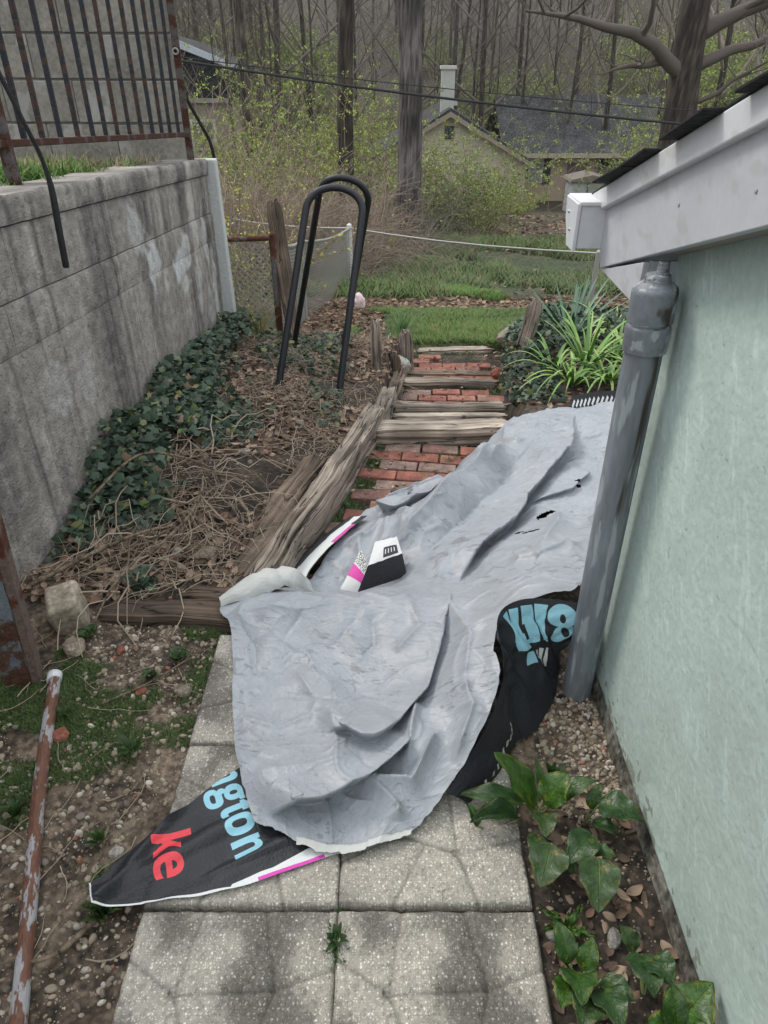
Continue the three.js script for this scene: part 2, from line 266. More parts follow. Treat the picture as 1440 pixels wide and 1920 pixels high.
M.woodBrown = mat([0.36, 0.3, 0.25], { map: T.wood, bumpMap: T.woodBump, bumpScale: 0.012 });
M.woodDark = mat([0.24, 0.19, 0.155], { map: T.wood, bumpMap: T.woodBump, bumpScale: 0.01 });
function layTimber(name, label, a, b, h, w, seed, m, rough, group, roll = 0) {  // a, b: centres of the ends
  const A = V(...a), B = V(...b), L = A.distanceTo(B), o = single(name, timber(L, h, w, seed, rough), m, label, 'timber', group);
  o.position.copy(A).add(B).multiplyScalar(0.5);
  const X = B.clone().sub(A).normalize(), Z = V(0, 1, 0).cross(X).negate().normalize(), Y = Z.clone().cross(X).normalize();
  o.quaternion.setFromRotationMatrix(new THREE.Matrix4().makeBasis(X, Y, Z)); if (roll) o.rotateX(roll); return o;
}
const gEdge = 'timbers edging the brick path', gStep = 'timbers set across the brick path';
layTimber('edging_timber', 'long pale split timber edging the left side of the brick path', [-0.5, -0.11, -2.1], [-0.05, -0.15, -3.8], 0.19, 0.14, 1.3, M.woodGrey, 1.15, gEdge);
layTimber('edging_timber', 'wide dark rotten timber with deep cracks lying against the pale edging timber', [-0.61, -0.115, -2.08], [-0.31, -0.13, -3.16], 0.17, 0.19, 2.7, M.woodBrown, 1.9, gEdge, 0.12);
layTimber('edging_timber', 'short grey broken timber beyond the far end of the long edging timber', [-0.03, -0.23, -3.86], [0.03, -0.32, -4.5], 0.16, 0.12, 4.1, M.woodGrey, 1.2, gEdge);
layTimber('edging_timber', 'low brown timber running beside the lower brick steps', [0.06, -0.38, -4.55], [0.16, -0.55, -5.7], 0.13, 0.1, 5.9, M.woodBrown, 1.2, gEdge);
layTimber('step_timber', 'thick pale grey step timber nearest the grey tarp', [-0.05, -0.165, -3.63], [0.72, -0.165, -3.66], 0.12, 0.14, 6.2, M.woodPale, 0.55, gStep);
layTimber('step_timber', 'thin whitish board in front of the second step timber', [0.06, -0.3, -4.11], [0.76, -0.3, -4.12], 0.06, 0.06, 7.5, mat([0.86, 0.82, 0.74], { map: T.wood, bumpMap: T.woodBump, bumpScale: 0.004 }), 0.3, gStep);
layTimber('step_timber', 'grey step timber behind the thin whitish board', [0.05, -0.295, -4.21], [0.79, -0.295, -4.22], 0.11, 0.11, 8.8, M.woodGrey, 0.7, gStep);
layTimber('step_timber', 'grey brown step timber halfway down the brick path', [0.09, -0.44, -4.97], [0.84, -0.43, -4.95], 0.11, 0.12, 9.1, M.woodGrey, 0.7, gStep);
layTimber('step_timber', 'thin dark step timber just below the halfway one', [0.17, -0.545, -5.43], [0.86, -0.55, -5.4], 0.09, 0.09, 10.4, M.woodBrown, 0.8, gStep);
layTimber('step_timber', 'farthest pale step timber at the edge of the lawn', [0.32, -0.645, -6.22], [0.98, -0.65, -6.26], 0.09, 0.1, 11.2, M.woodPale, 0.6, gStep);
layTimber('sill_timber', 'dark sunken timber across the soil at the end of the slabs', [-1.0, -0.05, -1.94], [-0.46, -0.045, -1.9], 0.1, 0.1, 12.6, M.woodDark, 0.8, 'dark timbers sunk in the soil');
layTimber('sill_timber', 'dark short timber under the left corner of the tarp', [-0.72, -0.06, -2.04], [-0.47, -0.05, -2.02], 0.1, 0.09, 13.3, M.woodDark, 0.8, 'dark timbers sunk in the soil');
function stake(name, label, a, b, h, w, seed, m, group) { const o = layTimber(name, label, a, b, h, w, seed, m, 1.1, group); o.userData.category = 'stake'; return o; }
stake('wooden_stake', 'tall grey broken upright stake left of the brick steps', [-0.03, -0.5, -4.72], [-0.05, 0.07, -4.86], 0.12, 0.07, 14.1, M.woodGrey, 'upright stakes beside the brick steps');
stake('wooden_stake', 'short grey upright stake beside a pale stone at the lower steps', [0.21, -0.7, -5.6], [0.17, -0.25, -5.62], 0.09, 0.08, 15.2, M.woodGrey, 'upright stakes beside the brick steps');
stake('wooden_stake', 'small dark stump stake in front of the pale stone', [0.1, -0.62, -5.2], [0.09, -0.3, -5.22], 0.08, 0.08, 16.2, M.woodBrown, 'upright stakes beside the brick steps');
stake('wooden_stake', 'leaning grey brown board at the edge of the ivy on the right', [0.96, -0.5, -4.93], [1.07, 0.17, -5.02], 0.05, 0.11, 17.9, M.woodGrey, 'upright stakes beside the brick steps');
{ const o = layTimber('leaning_plank', 'brown plank leaning against the chain link fence post', [-0.7, -0.35, -5.5], [-0.825, 0.7, -5.72], 0.035, 0.12, 19, M.woodBrown, 0.25); o.userData.category = 'plank'; }

// ---------------------------------------------------------------- retaining wall on the left (courses fall gently with the slope)
const wallX = (d) => -1.4515 + 0.0396 * d, wallTop = (d) => 1.242 - 0.0708 * (d - 2.7);
const WALLTEX = tex(1024, 512, (u, v, o) => {                     // u along 0.2..5.6 m, v from foot (0) to top (1)
  const d = 0.2 + u * 5.4, y = v * 1.5;
  const n = fbm(d * 2.2, y * 2.2, 3, 5), f = fbm(d * 30, y * 30, 6, 3), st = fbm(d * 5, y * 0.9, 15, 4), dk = sstep(0.4, 0.74, st + (n - 0.5) * 0.7);
  let g = lerp(172, 122, dk * (0.35 + 0.65 * sstep(0.4, 0.6, fbm(d * 1.1, y * 1.1, 77, 3)))) + 62 * (f - 0.5) + 44 * (n - 0.5), w = 0;
  const blob = (bd, by, rd, ry, k) => { const q = Math.hypot((d - bd) / rd, (y - by) / ry) + (fbm(d * 8, y * 5, 33, 4) - 0.5) * 2.0; w = Math.max(w, k * sstep(1.05, 0.55, q)); };
  blob(3.95, 1.2, 0.12, 0.14, 0.7); blob(4.1, 1.03, 0.14, 0.16, 0.9); blob(4.5, 0.9, 0.12, 0.16, 1); blob(4.72, 0.98, 0.08, 0.14, 0.8); blob(4.6, 0.8, 0.2, 0.06, 0.8); blob(5.0, 1.1, 0.06, 0.1, 0.4); blob(5.2, 1.0, 0.07, 0.32, 0.7); blob(5.3, 0.7, 0.08, 0.32, 0.7); blob(4.9, 0.75, 0.08, 0.2, 0.5); blob(5.1, 0.5, 0.1, 0.2, 0.35); blob(4.25, 0.86, 0.06, 0.12, 0.6); blob(2.7, 0.75, 0.12, 0.12, 0.35); blob(3.0, 0.7, 0.1, 0.12, 0.3);
  w *= 0.6 + 0.8 * f; if (vn(d * 95, y * 95, 61) > 0.9) g -= 34; { const dr = fbm(d * 22, y * 0.8, 88, 3); if (dr > 0.6) g -= (dr - 0.6) * 160; if (dr < 0.38) g += (0.38 - dr) * 120; }
  o[0] = lerp(g, 222, w); o[1] = lerp(g * 0.975, 226, w); o[2] = lerp(g * 0.935, 226, w);
});
{
  const wall = thing('retaining_wall', 'stained grey concrete block retaining wall beside the ivy bed', 'wall');
  const m = mat([0.72, 0.72, 0.72], { map: WALLTEX, bumpMap: rep(T.grain, 9, 3), bumpScale: 0.006, roughness: 0.95 });
  const courses = [[0, 0.11, 1.2], [0.11, 0.36, 0.85], [0.36, 0.54, 0.85], [0.54, 0.82, 0.95], [0.82, 1.16, 0.95], [1.16, 1.55, 0.95]];
  let k = 0;
  for (const [t0, t1, L] of courses) {
    const R = rngOf(300 + k); let d = 0.2 - R() * 0.3;
    while (d < 5.44) {
      const d1 = Math.min(5.45, d + L + (R() - 0.5) * 0.06), e = (R() - 0.5) * 0.004 - (t0 === 0 ? -0.012 : 0), b = new Buf(), NX = 22, NY = 6;
      const gap = t1 < 0.5 ? 0.007 : t1 < 0.6 ? 0.004 : 0.001, P = (s, t, back) => {
        const dd = lerp(d + 0.0008, d1 - 0.0008, s), q = lerp(t1 - gap / 2, t0 + gap / 2, t), yy = wallTop(dd) - q, ed = Math.min(1, Math.min((1 - Math.abs(t - 0.5) * 2) * (t1 - t0) * 90, 1));
        const chip = (t0 < 0.5 ? 0.007 : 0.003) * (1 - ed) * (0.2 + vn(dd * 14, yy * 6, 3) * 1.2) + 0.006 * cen(dd * 5, yy * 5, 8) + (t0 === 0 && t > 0.9 ? 0.012 * vn(dd * 9, 4) : 0);
        return [back ? wallX(dd) - 0.24 : wallX(dd) + e - chip, yy + (t0 === 0 && t > 0.9 ? -0.01 * vn(dd * 12, 9) : 0), -dd];
      };
      const put = (p, dd, yy) => b.vert(p[0], p[1], p[2], (dd - 0.2) / 5.4, yy);
      for (let i = 0; i <= NY; i++) for (let j = 0; j <= NX; j++) { const p = P(j / NX, i / NY); put(p, -p[2], 1 - (lerp(t1, t0, i / NY)) / 1.5); }
      for (let i = 0; i < NY; i++) for (let j = 0; j < NX; j++) { const a = i * (NX + 1) + j; b.quad(a, a + 1, a + NX + 2, a + NX + 1); }
      const ring = []; for (let j = 0; j <= NX; j++) ring.push(j); for (let i = 1; i <= NY; i++) ring.push(i * (NX + 1) + NX); for (let j = NX - 1; j >= 0; j--) ring.push(NY * (NX + 1) + j); for (let i = NY - 1; i > 0; i--) ring.push(i * (NX + 1)); ring.push(0);
      const dup = ring.map((q) => b.vert(b.p[3 * q], b.p[3 * q + 1], b.p[3 * q + 2], b.uv[2 * q], b.uv[2 * q + 1]));
      const bk = ring.map((q) => b.vert(wallX(-b.p[3 * q + 2]) - 0.24, b.p[3 * q + 1], b.p[3 * q + 2], b.uv[2 * q] + 0.02, b.uv[2 * q + 1] + 0.04));
      for (let q = 0; q < ring.length - 1; q++) b.quad(dup[q], bk[q], bk[q + 1], dup[q + 1]);
      part(t0 === 0 ? 'coping_block' : 'concrete_block', b.geo(), m, wall); d = d1;
    }
    k++;
  }
  { // mortar seen in the joints, and the whitewashed end
    const core = grid(1, 24, (s, t) => { const d = lerp(0.1, 5.43, t); return V(wallX(d) - 0.018, s ? wallTop(d) - 0.03 : wallTop(d) - 1.56, -d); });
    part('mortar', core, mat([0.16, 0.15, 0.14], { bumpMap: T.grain, bumpScale: 0.003 }), wall);
    const white = mat([0.72, 0.74, 0.74], { map: T.stuccoCol, bumpMap: T.grain, bumpScale: 0.005 });
    const e = new RoundedBoxGeometry(0.3, 1.5, 0.075, 3, 0.015), p = e.attributes.position; for (let i = 0; i < p.count; i++) { const y = p.getY(i); p.setX(i, p.getX(i) + 0.006 * cen(y * 6, 1, 3) + 0.02 * (0.5 - y / 1.5)); p.setZ(i, p.getZ(i) + 0.006 * cen(y * 5, 7, 3)); } e.computeVertexNormals();
    at(boxUV(e), wallX(5.49) - 0.085, wallTop(5.5) - 0.76, -5.492); part('end_pier', e, white, wall, 'whitewashed vertical end of the wall');
    const ret = new THREE.BoxGeometry(3.6, 1.5, 0.2); at(boxUV(ret), wallX(5.5) - 2.1, wallTop(5.5) - 0.79, -5.62); part('return_wall', ret, m, wall);
  }
  // soil held up behind the wall
  const terrace = grid(40, 20, (s, t) => { const d = lerp(-1, 5.56, s), x = wallX(d) - 0.2 - t * 3.4; return V(x, wallTop(d) - 0.045 + 0.05 * t + 0.015 * cen(x * 4, d * 4, 3), -d); }, (s, t, p) => [p.x, p.z]);
  structure('terrace_soil', terrace, mat([0.13, 0.11, 0.075], { map: T.soil, bumpMap: T.soilBump, bumpScale: 0.012 }), 'grassy terrace soil held up behind the retaining wall', 'ground');
}
{ // upper block wall behind the railing
  const w = thing('upper_block_wall', 'pale concrete block wall rising behind the iron railing', 'wall', [0, 0, -5.38]);
  const tx = tex(512, 512, (u, v, o) => { const n = fbm(u * 7, v * 7, 3, 5), f = fbm(u * 70, v * 70, 6, 3), wv = sstep(0.58, 0.7, fbm(u * 9, v * 6, 19, 4)), g = 168 + 50 * (n - 0.5) + 50 * (f - 0.5); o[0] = lerp(g, 215, wv * 0.6); o[1] = lerp(g * 0.98, 215, wv * 0.6); o[2] = lerp(g * 0.92, 212, wv * 0.6); });
  const mats = [0, 1, 2].map((i) => { const t = tx.clone(); t.offset.set(i * 0.31, i * 0.17); t.needsUpdate = true; return mat([0.6, 0.6, 0.6].map((e) => e + (i - 1) * 0.03), { map: t, bumpMap: T.grain, bumpScale: 0.004 }); });
  const ys = [0.98, 1.256, 1.505, 1.754, 2.0, 2.25, 2.5]; const R = rngOf(91);
  for (let r = 0; r < ys.length - 1; r++) for (let c = 0; c < 8; c++) {
    const x1 = -1.335 - c * 0.46 - (r & 1 ? 0.23 : 0) + (c === 0 && r & 1 ? 0.23 : 0), x0 = -1.335 - (c + 1) * 0.46 - (r & 1 ? 0.23 : 0), h = ys[r + 1] - ys[r];
    const g = new RoundedBoxGeometry(x1 - x0 - 0.003, h - 0.012, 0.18, 2, 0.006); boxUV(g, 0.9, R(), R());
    const o = part('concrete_block', g, mats[Math.floor(R() * 3)], w); o.position.set((x0 + x1) / 2, (ys[r] + ys[r + 1]) / 2 - 0.006 * (x0 + 2), (R() - 0.5) * 0.005 - 0.09);
  }
  const mo = new THREE.BoxGeometry(3.75, 1.5, 0.14); at(mo, -3.23, 1.75, -0.1); part('mortar', boxUV(mo), mat([0.5, 0.5, 0.48], { bumpMap: T.grain, bumpScale: 0.003 }), w);
}

// ---------------------------------------------------------------- iron railing on the wall
{
  const rail = thing('iron_railing', 'rusty black iron railing with vertical bars on the retaining wall', 'railing');
  const m = mat([1, 1, 1], { map: T.ironRust, roughness: 0.7, bumpMap: T.fine, bumpScale: 0.001 }), rust = mat([0.42, 0.34, 0.32], { map: T.rust, roughness: 0.85, bumpMap: T.fine, bumpScale: 0.0015 });
  const X = (d) => -1.491 + (d - 3.13) * 0.0889, Yb = (d) => 1.232 - (d - 3.13) * 0.0705 + 0.0;
  const bar = (d, y0, y1, w, name, mm, lean = 0) => { const g = new RoundedBoxGeometry(w, y1 - y0, w, 1, w * 0.12); boxUV(g, 3, d * 3.7, d); const o = part(name, g, mm, rail); o.position.set(X(d) + lean, (y0 + y1) / 2, -d); o.rotation.set(0, (d * 37) % 0.3, lean * 0.6); return o; };
  for (const d of [5.3, 3.13, 0.95]) bar(d, Yb(d) - 0.06, Yb(d) + 1.06, 0.045, 'post', rust);
  for (let i = 1; i < 28; i++) { const d = 5.3 - i * 0.155; if (Math.abs(d - 3.13) < 0.04) continue; bar(d, Yb(d) + 0.11, Yb(d) + 0.98, 0.021, 'baluster', m, 0.004 * Math.sin(i * 5.1)); }
  for (const [h, t] of [[0.12, 0.028], [0.99, 0.03]]) { const L = 4.5, g = new RoundedBoxGeometry(L, t, 0.034, 1, 0.004); boxUV(g, 2); const o = part('rail', g, rust, rail); const a = V(X(0.8), Yb(0.8) + h, -0.8), b = V(X(5.3), Yb(5.3) + h, -5.3), Xa = b.clone().sub(a).normalize(), Z = V(0, 1, 0).cross(Xa).negate().normalize(), Y = Z.clone().cross(Xa); o.quaternion.setFromRotationMatrix(new THREE.Matrix4().makeBasis(Xa, Y, Z)); o.position.copy(a).add(b).multiplyScalar(0.5); }
  const cl = new THREE.TorusGeometry(0.016, 0.006, 8, 16); const c = part('ring_clamp', cl, mat([0.3, 0.3, 0.28], { metalness: 0.5, roughness: 0.5 }), rail); c.position.set(X(5.3) - 0.0, 1.66, -5.27);
}
{
  const rub = mat([0.018, 0.019, 0.022], { roughness: 0.6 });
  const b = new Buf(); b.tube(curve([[-1.42, 2.05, -2.6], [-1.31, 1.75, -2.72], [-1.265, 1.428, -2.85], [-1.262, 1.338, -2.9], [-1.262, 1.235, -2.93], [-1.278, 1.069, -2.95], [-1.298, 0.918, -2.98]]).getPoints(30), (t) => 0.0085 + 0.005 * sstep(0.55, 0.75, t), 8);
  single('hanging_cable', b.geo(), rub, 'thick black cable hanging over the railing and down the wall face', 'cable', 'black cables hanging at the railing');
  const c = new Buf(); c.tube(curve([[-1.36, 1.9, -5.56], [-1.357, 1.437, -5.6], [-1.3, 1.239, -5.7], [-1.262, 1.095, -5.8], [-1.264, 0.8, -5.9], [-1.26, -0.3, -5.95]]).getPoints(24), 0.012, 6);
  single('hanging_cable', c.geo(), rub, 'thin black cable hanging beyond the far railing post', 'cable', 'black cables hanging at the railing');
}

// ---------------------------------------------------------------- green building on the right
{
  const SL = 0.325;                                                  // roof pitch
  const rakeLow = (d) => 1.26 + SL * (1.644 - d);
  const B = thing('green_building', 'pale green stucco outbuilding with white boxed eave and low roof', 'building', [0.66, 0, 0]);
  const paintTex = tex(256, 256, (u, v, o) => { const n = fbm(u * 5, v * 5, 3, 4, 5, 5), k = sstep(0.6, 0.74, fbm(u * 12, v * 20, 7, 4, 12, 20)), f = fbm(u * 60, v * 60, 9, 2, 60, 60), g = 238 + 18 * (n - 0.5) + 10 * (f - 0.5); o[0] = g - 12 * k; o[1] = g - 13 * k; o[2] = g - 17 * k; });
  const faceTex = tex(1024, 1024, (u, v, o) => {                  // u along the wall, v from foot to eave: patchy paint, specks, hairlines, splashed soil
    const x = u * 2.7, y = v * 1.9 - 0.25, n = fbm(x * 2, y * 2, 5, 5), f = fbm(x * 90, y * 90, 6, 2), m = fbm(x * 9, y * 9, 15, 4), hair = Math.abs(fbm(x * 1.6, y * 1.6, 55, 4) - 0.5) < 0.0022 ? 1 : 0, sp = vn(x * 110, y * 110, 44) > 0.955 ? 1 : 0, pt = sstep(0.6, 0.63, fbm(x * 3, y * 3, 91, 4));
    const sc = sstep(0.7, 0.73, fbm(x * 50 + y * 30, y * 9 - x * 6, 23, 3)), mud = y < 0.12 && fbm(x * 40, y * 40, 71, 3) > 0.46 + y * 3.2 ? 1 : 0;
    const g = 222 + 26 * (n - 0.5) + 20 * (f - 0.5) + 16 * (m - 0.5) - sp * 34 - hair * 9 + pt * 9 + sc * 12; o[0] = lerp(g * 0.985, 132, mud * 0.5); o[1] = lerp(g, 124, mud * 0.5); o[2] = lerp(g * 0.995, 108, mud * 0.5);
  });
  const face = mat([0.56, 0.675, 0.635], { map: faceTex, bumpMap: rep(T.stucco, 2.7, 1.9), bumpScale: 0.0022, roughness: 0.92 });
  const white = mat([0.56, 0.58, 0.62], { map: paintTex, roughness: 0.5 });
  const bright = mat([0.7, 0.72, 0.75], { map: paintTex, roughness: 0.4 });
  const ridge = -1.3;
  { const s = new THREE.Shape([[-4.2, -0.25], [1.645, -0.25], [1.645, 1.3], [ridge, rakeLow(ridge) + 0.05], [-4.2, 1.34]].map(([d, y]) => new THREE.Vector2(d, y)));
    const g = new THREE.ExtrudeGeometry(s, { depth: 2.6, bevelEnabled: true, bevelSize: 0.012, bevelThickness: 0.012, bevelSegments: 3 }); g.applyMatrix4(new THREE.Matrix4().set(0, 0, 1, 0.012, 0, 1, 0, 0, -1, 0, 0, 0, 0, 0, 0, 1)); g.computeVertexNormals(); boxUV(g, 0.9); { const p = g.attributes.position, uv = g.attributes.uv; for (let i = 0; i < p.count; i++) uv.setXY(i, (p.getZ(i) + p.getX(i) + 1.7) / 2.7, (p.getY(i) + 0.25) / 1.9); } part('wall', g, face, B); }
  { // rough foundation edge at the foot of the wall
    const g = grid(90, 4, (s, t) => { const d = lerp(-1, 1.66, s); return V(-0.002 - 0.016 * Math.sin(t * Math.PI * 0.5) * (0.6 + 0.8 * vn(d * 9, 3)), 0.028 + 0.012 * cen(d * 7, 2) - t * 0.13, -d); }, (s, t) => [s * 2.6, t * 0.12]);
    part('foundation', g, mat([0.3, 0.31, 0.28], { map: T.soil, bumpMap: T.grain, bumpScale: 0.006 }), B); }
  const X0 = -0.08;                                                  // rake plane
  const plank = (name, pts, x0, x1, m, bev = 0.002) => { const g = new THREE.ExtrudeGeometry(new THREE.Shape(pts.map(([d, y]) => new THREE.Vector2(d, y))), { depth: x1 - x0 - 2 * bev, bevelEnabled: true, bevelSize: bev, bevelThickness: bev, bevelSegments: 2 }); g.applyMatrix4(new THREE.Matrix4().set(0, 0, 1, x0 + bev, 0, 1, 0, 0, -1, 0, 0, 0, 0, 0, 0, 1)); g.computeVertexNormals(); boxUV(g, 1.3); return part(name, g, m, B); };
  const topY = (d) => 1.289 + SL * (2.04 - d);
  plank('rake_board', [[2.03, topY(2.03)], [1.958, 1.168], [ridge, rakeLow(ridge) + 0.005], [ridge, topY(ridge)]], X0, X0 + 0.022, white);
  plank('soffit_return', [[1.952, 1.163], [1.65, 1.158], [1.646, 1.254]], X0 + 0.003, X0 + 0.02, white);
  { const g = new RoundedBoxGeometry(0.07, 0.1, 0.012, 2, 0.003); at(boxUV(g), X0 + 0.055, 1.208, -1.652); part('return_side', g, white, B); }
  { const g = new THREE.BoxGeometry(0.075, 0.012, 0.3); at(boxUV(g), X0 + 0.06, 1.163, -1.81); part('return_soffit', g, white, B); }
  { const g = new RoundedBoxGeometry(2.6, 0.13, 0.02, 2, 0.003); at(boxUV(g), X0 + 1.32, 1.235, -1.968); part('eave_board', g, white, B); }
  plank('rake_trim', [[2.065, topY(2.065) + 0.004], [2.065, topY(2.065) + 0.05], [ridge, topY(ridge) + 0.058], [ridge, topY(ridge) + 0.004]], X0 - 0.018, X0 + 0.012, bright, 0.004);
  { // soffit strip between rake board and wall
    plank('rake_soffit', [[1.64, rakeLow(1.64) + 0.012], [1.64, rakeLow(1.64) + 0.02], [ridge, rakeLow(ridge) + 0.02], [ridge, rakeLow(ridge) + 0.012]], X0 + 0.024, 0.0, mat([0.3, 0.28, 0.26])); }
  const tar = mat([0.055, 0.056, 0.06], { map: T.shingle, bumpMap: T.grain, bumpScale: 0.003, roughness: 0.95 });
  { const pts = [[2.09, topY(2.09) + 0.052], [2.09, topY(2.09) + 0.057], [ridge, topY(ridge) + 0.067], [-4.6, topY(ridge) + 0.067 - 3.3 * SL], [-4.6, topY(ridge) + 0.06 - 3.3 * SL], [ridge, topY(ridge) + 0.06]];
    const roof = plank('roof', pts, X0 - 0.004, 2.7, tar, 0.003);
    const R = rngOf(5), g = new RoundedBoxGeometry(0.24, 0.006, 0.2, 1, 0.002); boxUV(g, 2);
    for (let k = 0; k < 22; k++) for (let c = 0; c < 2; c++) { const d = 2.0 - k * 0.14 + (R() - 0.5) * 0.03, o = part('shingle', g, tar, roof); o.position.set(X0 + 0.09 + c * 0.25 + (R() - 0.5) * 0.045, topY(d) + 0.056 + R() * 0.006, -d); o.rotation.set(-Math.atan(SL) + R() * 0.012, (R() - 0.5) * 0.12, (R() - 0.5) * 0.05 ); } }
  { // gutter: profile (depth away from the eave, height) run along the eave, with a closed end
    const pr = [[0, 0.105], [0.004, 0.0], [0.07, 0.0], [0.085, 0.03], [0.112, 0.06], [0.122, 0.105], [0.112, 0.108], [0.104, 0.09], [0.1, 0.065], [0.075, 0.035], [0.064, 0.006], [0.008, 0.006], [0.005, 0.105]];
    const s = new THREE.Shape(pr.map(([a, b]) => new THREE.Vector2(a, b))), g = new THREE.ExtrudeGeometry(s, { depth: 2.7, bevelEnabled: false });
    g.applyMatrix4(new THREE.Matrix4().set(0, 0, 1, -0.145, 0, 1, 0, 1.21, -1, 0, 0, -1.982, 0, 0, 0, 1)); g.computeVertexNormals(); const gut = part('gutter', boxUV(g), bright, B);
    const e = new THREE.Shape([[-0.004, 0.11], [0, -0.004], [0.072, -0.004], [0.09, 0.03], [0.116, 0.06], [0.126, 0.112]].map(([a, b]) => new THREE.Vector2(a, b))), eg = new THREE.ExtrudeGeometry(e, { depth: 0.006, bevelEnabled: true, bevelSize: 0.002, bevelThickness: 0.002, bevelSegments: 2 });
    eg.applyMatrix4(new THREE.Matrix4().set(0, 0, 1, -0.155, 0, 1, 0, 1.21, -1, 0, 0, -1.982, 0, 0, 0, 1)); eg.computeVertexNormals(); part('end_cap', boxUV(eg), bright, gut);
    const rim = new RoundedBoxGeometry(0.075, 0.012, 0.14, 2, 0.004); at(rim, -0.115, 1.322, -2.045); part('drip_flashing', rim, bright, gut);
    const scg = new THREE.SphereGeometry(0.005, 8, 6); for (const [y, z] of [[1.25, -2.03], [1.29, -2.06]]) part('screw', at(scg.clone(), -0.157, y, z), mat([0.4, 0.4, 0.42], { metalness: 0.8, roughness: 0.4 }), gut); }
  for (const [d, y, x] of [[1.5, 1.4, 1], [1.2, 1.47, 1], [1.08, 1.5, 1]]) { const g = new THREE.SphereGeometry(0.004, 8, 6); g.scale(0.4, 1, 1); at(g, X0 - 0.001, y, -d); part('nail_head', g, mat([0.35, 0.36, 0.38]), B); }
}
{ // grey vent pipe standing at the corner
  const P = thing('drain_pipe', 'grey weathered plastic pipe standing at the corner of the green building', 'pipe', [0.602, -0.05, -1.563]);
  const tx = tex(256, 512, (u, v, o) => { const n = fbm(u * 5, v * 8, 3, 5, 5, 8), f = fbm(u * 40, v * 60, 6, 3, 40, 60), sc = sstep(0.6, 0.68, fbm(u * 14, v * 16, 22, 4, 14, 16)), ru = sstep(0.64, 0.74, fbm(u * 6, v * 5, 41, 4, 6, 5)), g = 142 + 60 * (n - 0.5) + 26 * (f - 0.5); o[0] = lerp(lerp(g * 0.95, 178, sc), 62, ru); o[1] = lerp(lerp(g, 186, sc), 52, ru); o[2] = lerp(lerp(g * 1.05, 192, sc), 46, ru); });
  const m = mat([0.72, 0.72, 0.72], { map: tx, roughness: 0.5, bumpMap: T.fine, bumpScale: 0.0006 });
  const r = 0.043;
  part('pipe', new THREE.LatheGeometry([[r, 0], [r, 1.2], [r * 0.9, 1.2]].map(([a, b]) => new THREE.Vector2(a, b)), 40), m, P);
  const c = part('coupling', new THREE.LatheGeometry([[r + 0.001, 1.13], [r + 0.006, 1.132], [r + 0.007, 1.185], [r + 0.004, 1.19], [r + 0.004, 1.196], [r + 0.007, 1.2], [r + 0.007, 1.262], [r + 0.003, 1.275], [r * 0.72, 1.285], [r * 0.66, 1.29], [r * 0.6, 1.3], [0.001, 1.302]].map(([a, b]) => new THREE.Vector2(a, b)), 40), m, P);
  part('cap_knob', at(new THREE.CylinderGeometry(0.012, 0.014, 0.03, 12), 0.008, 1.312, 0), m, c);
  P.rotation.z = 0.008;
}

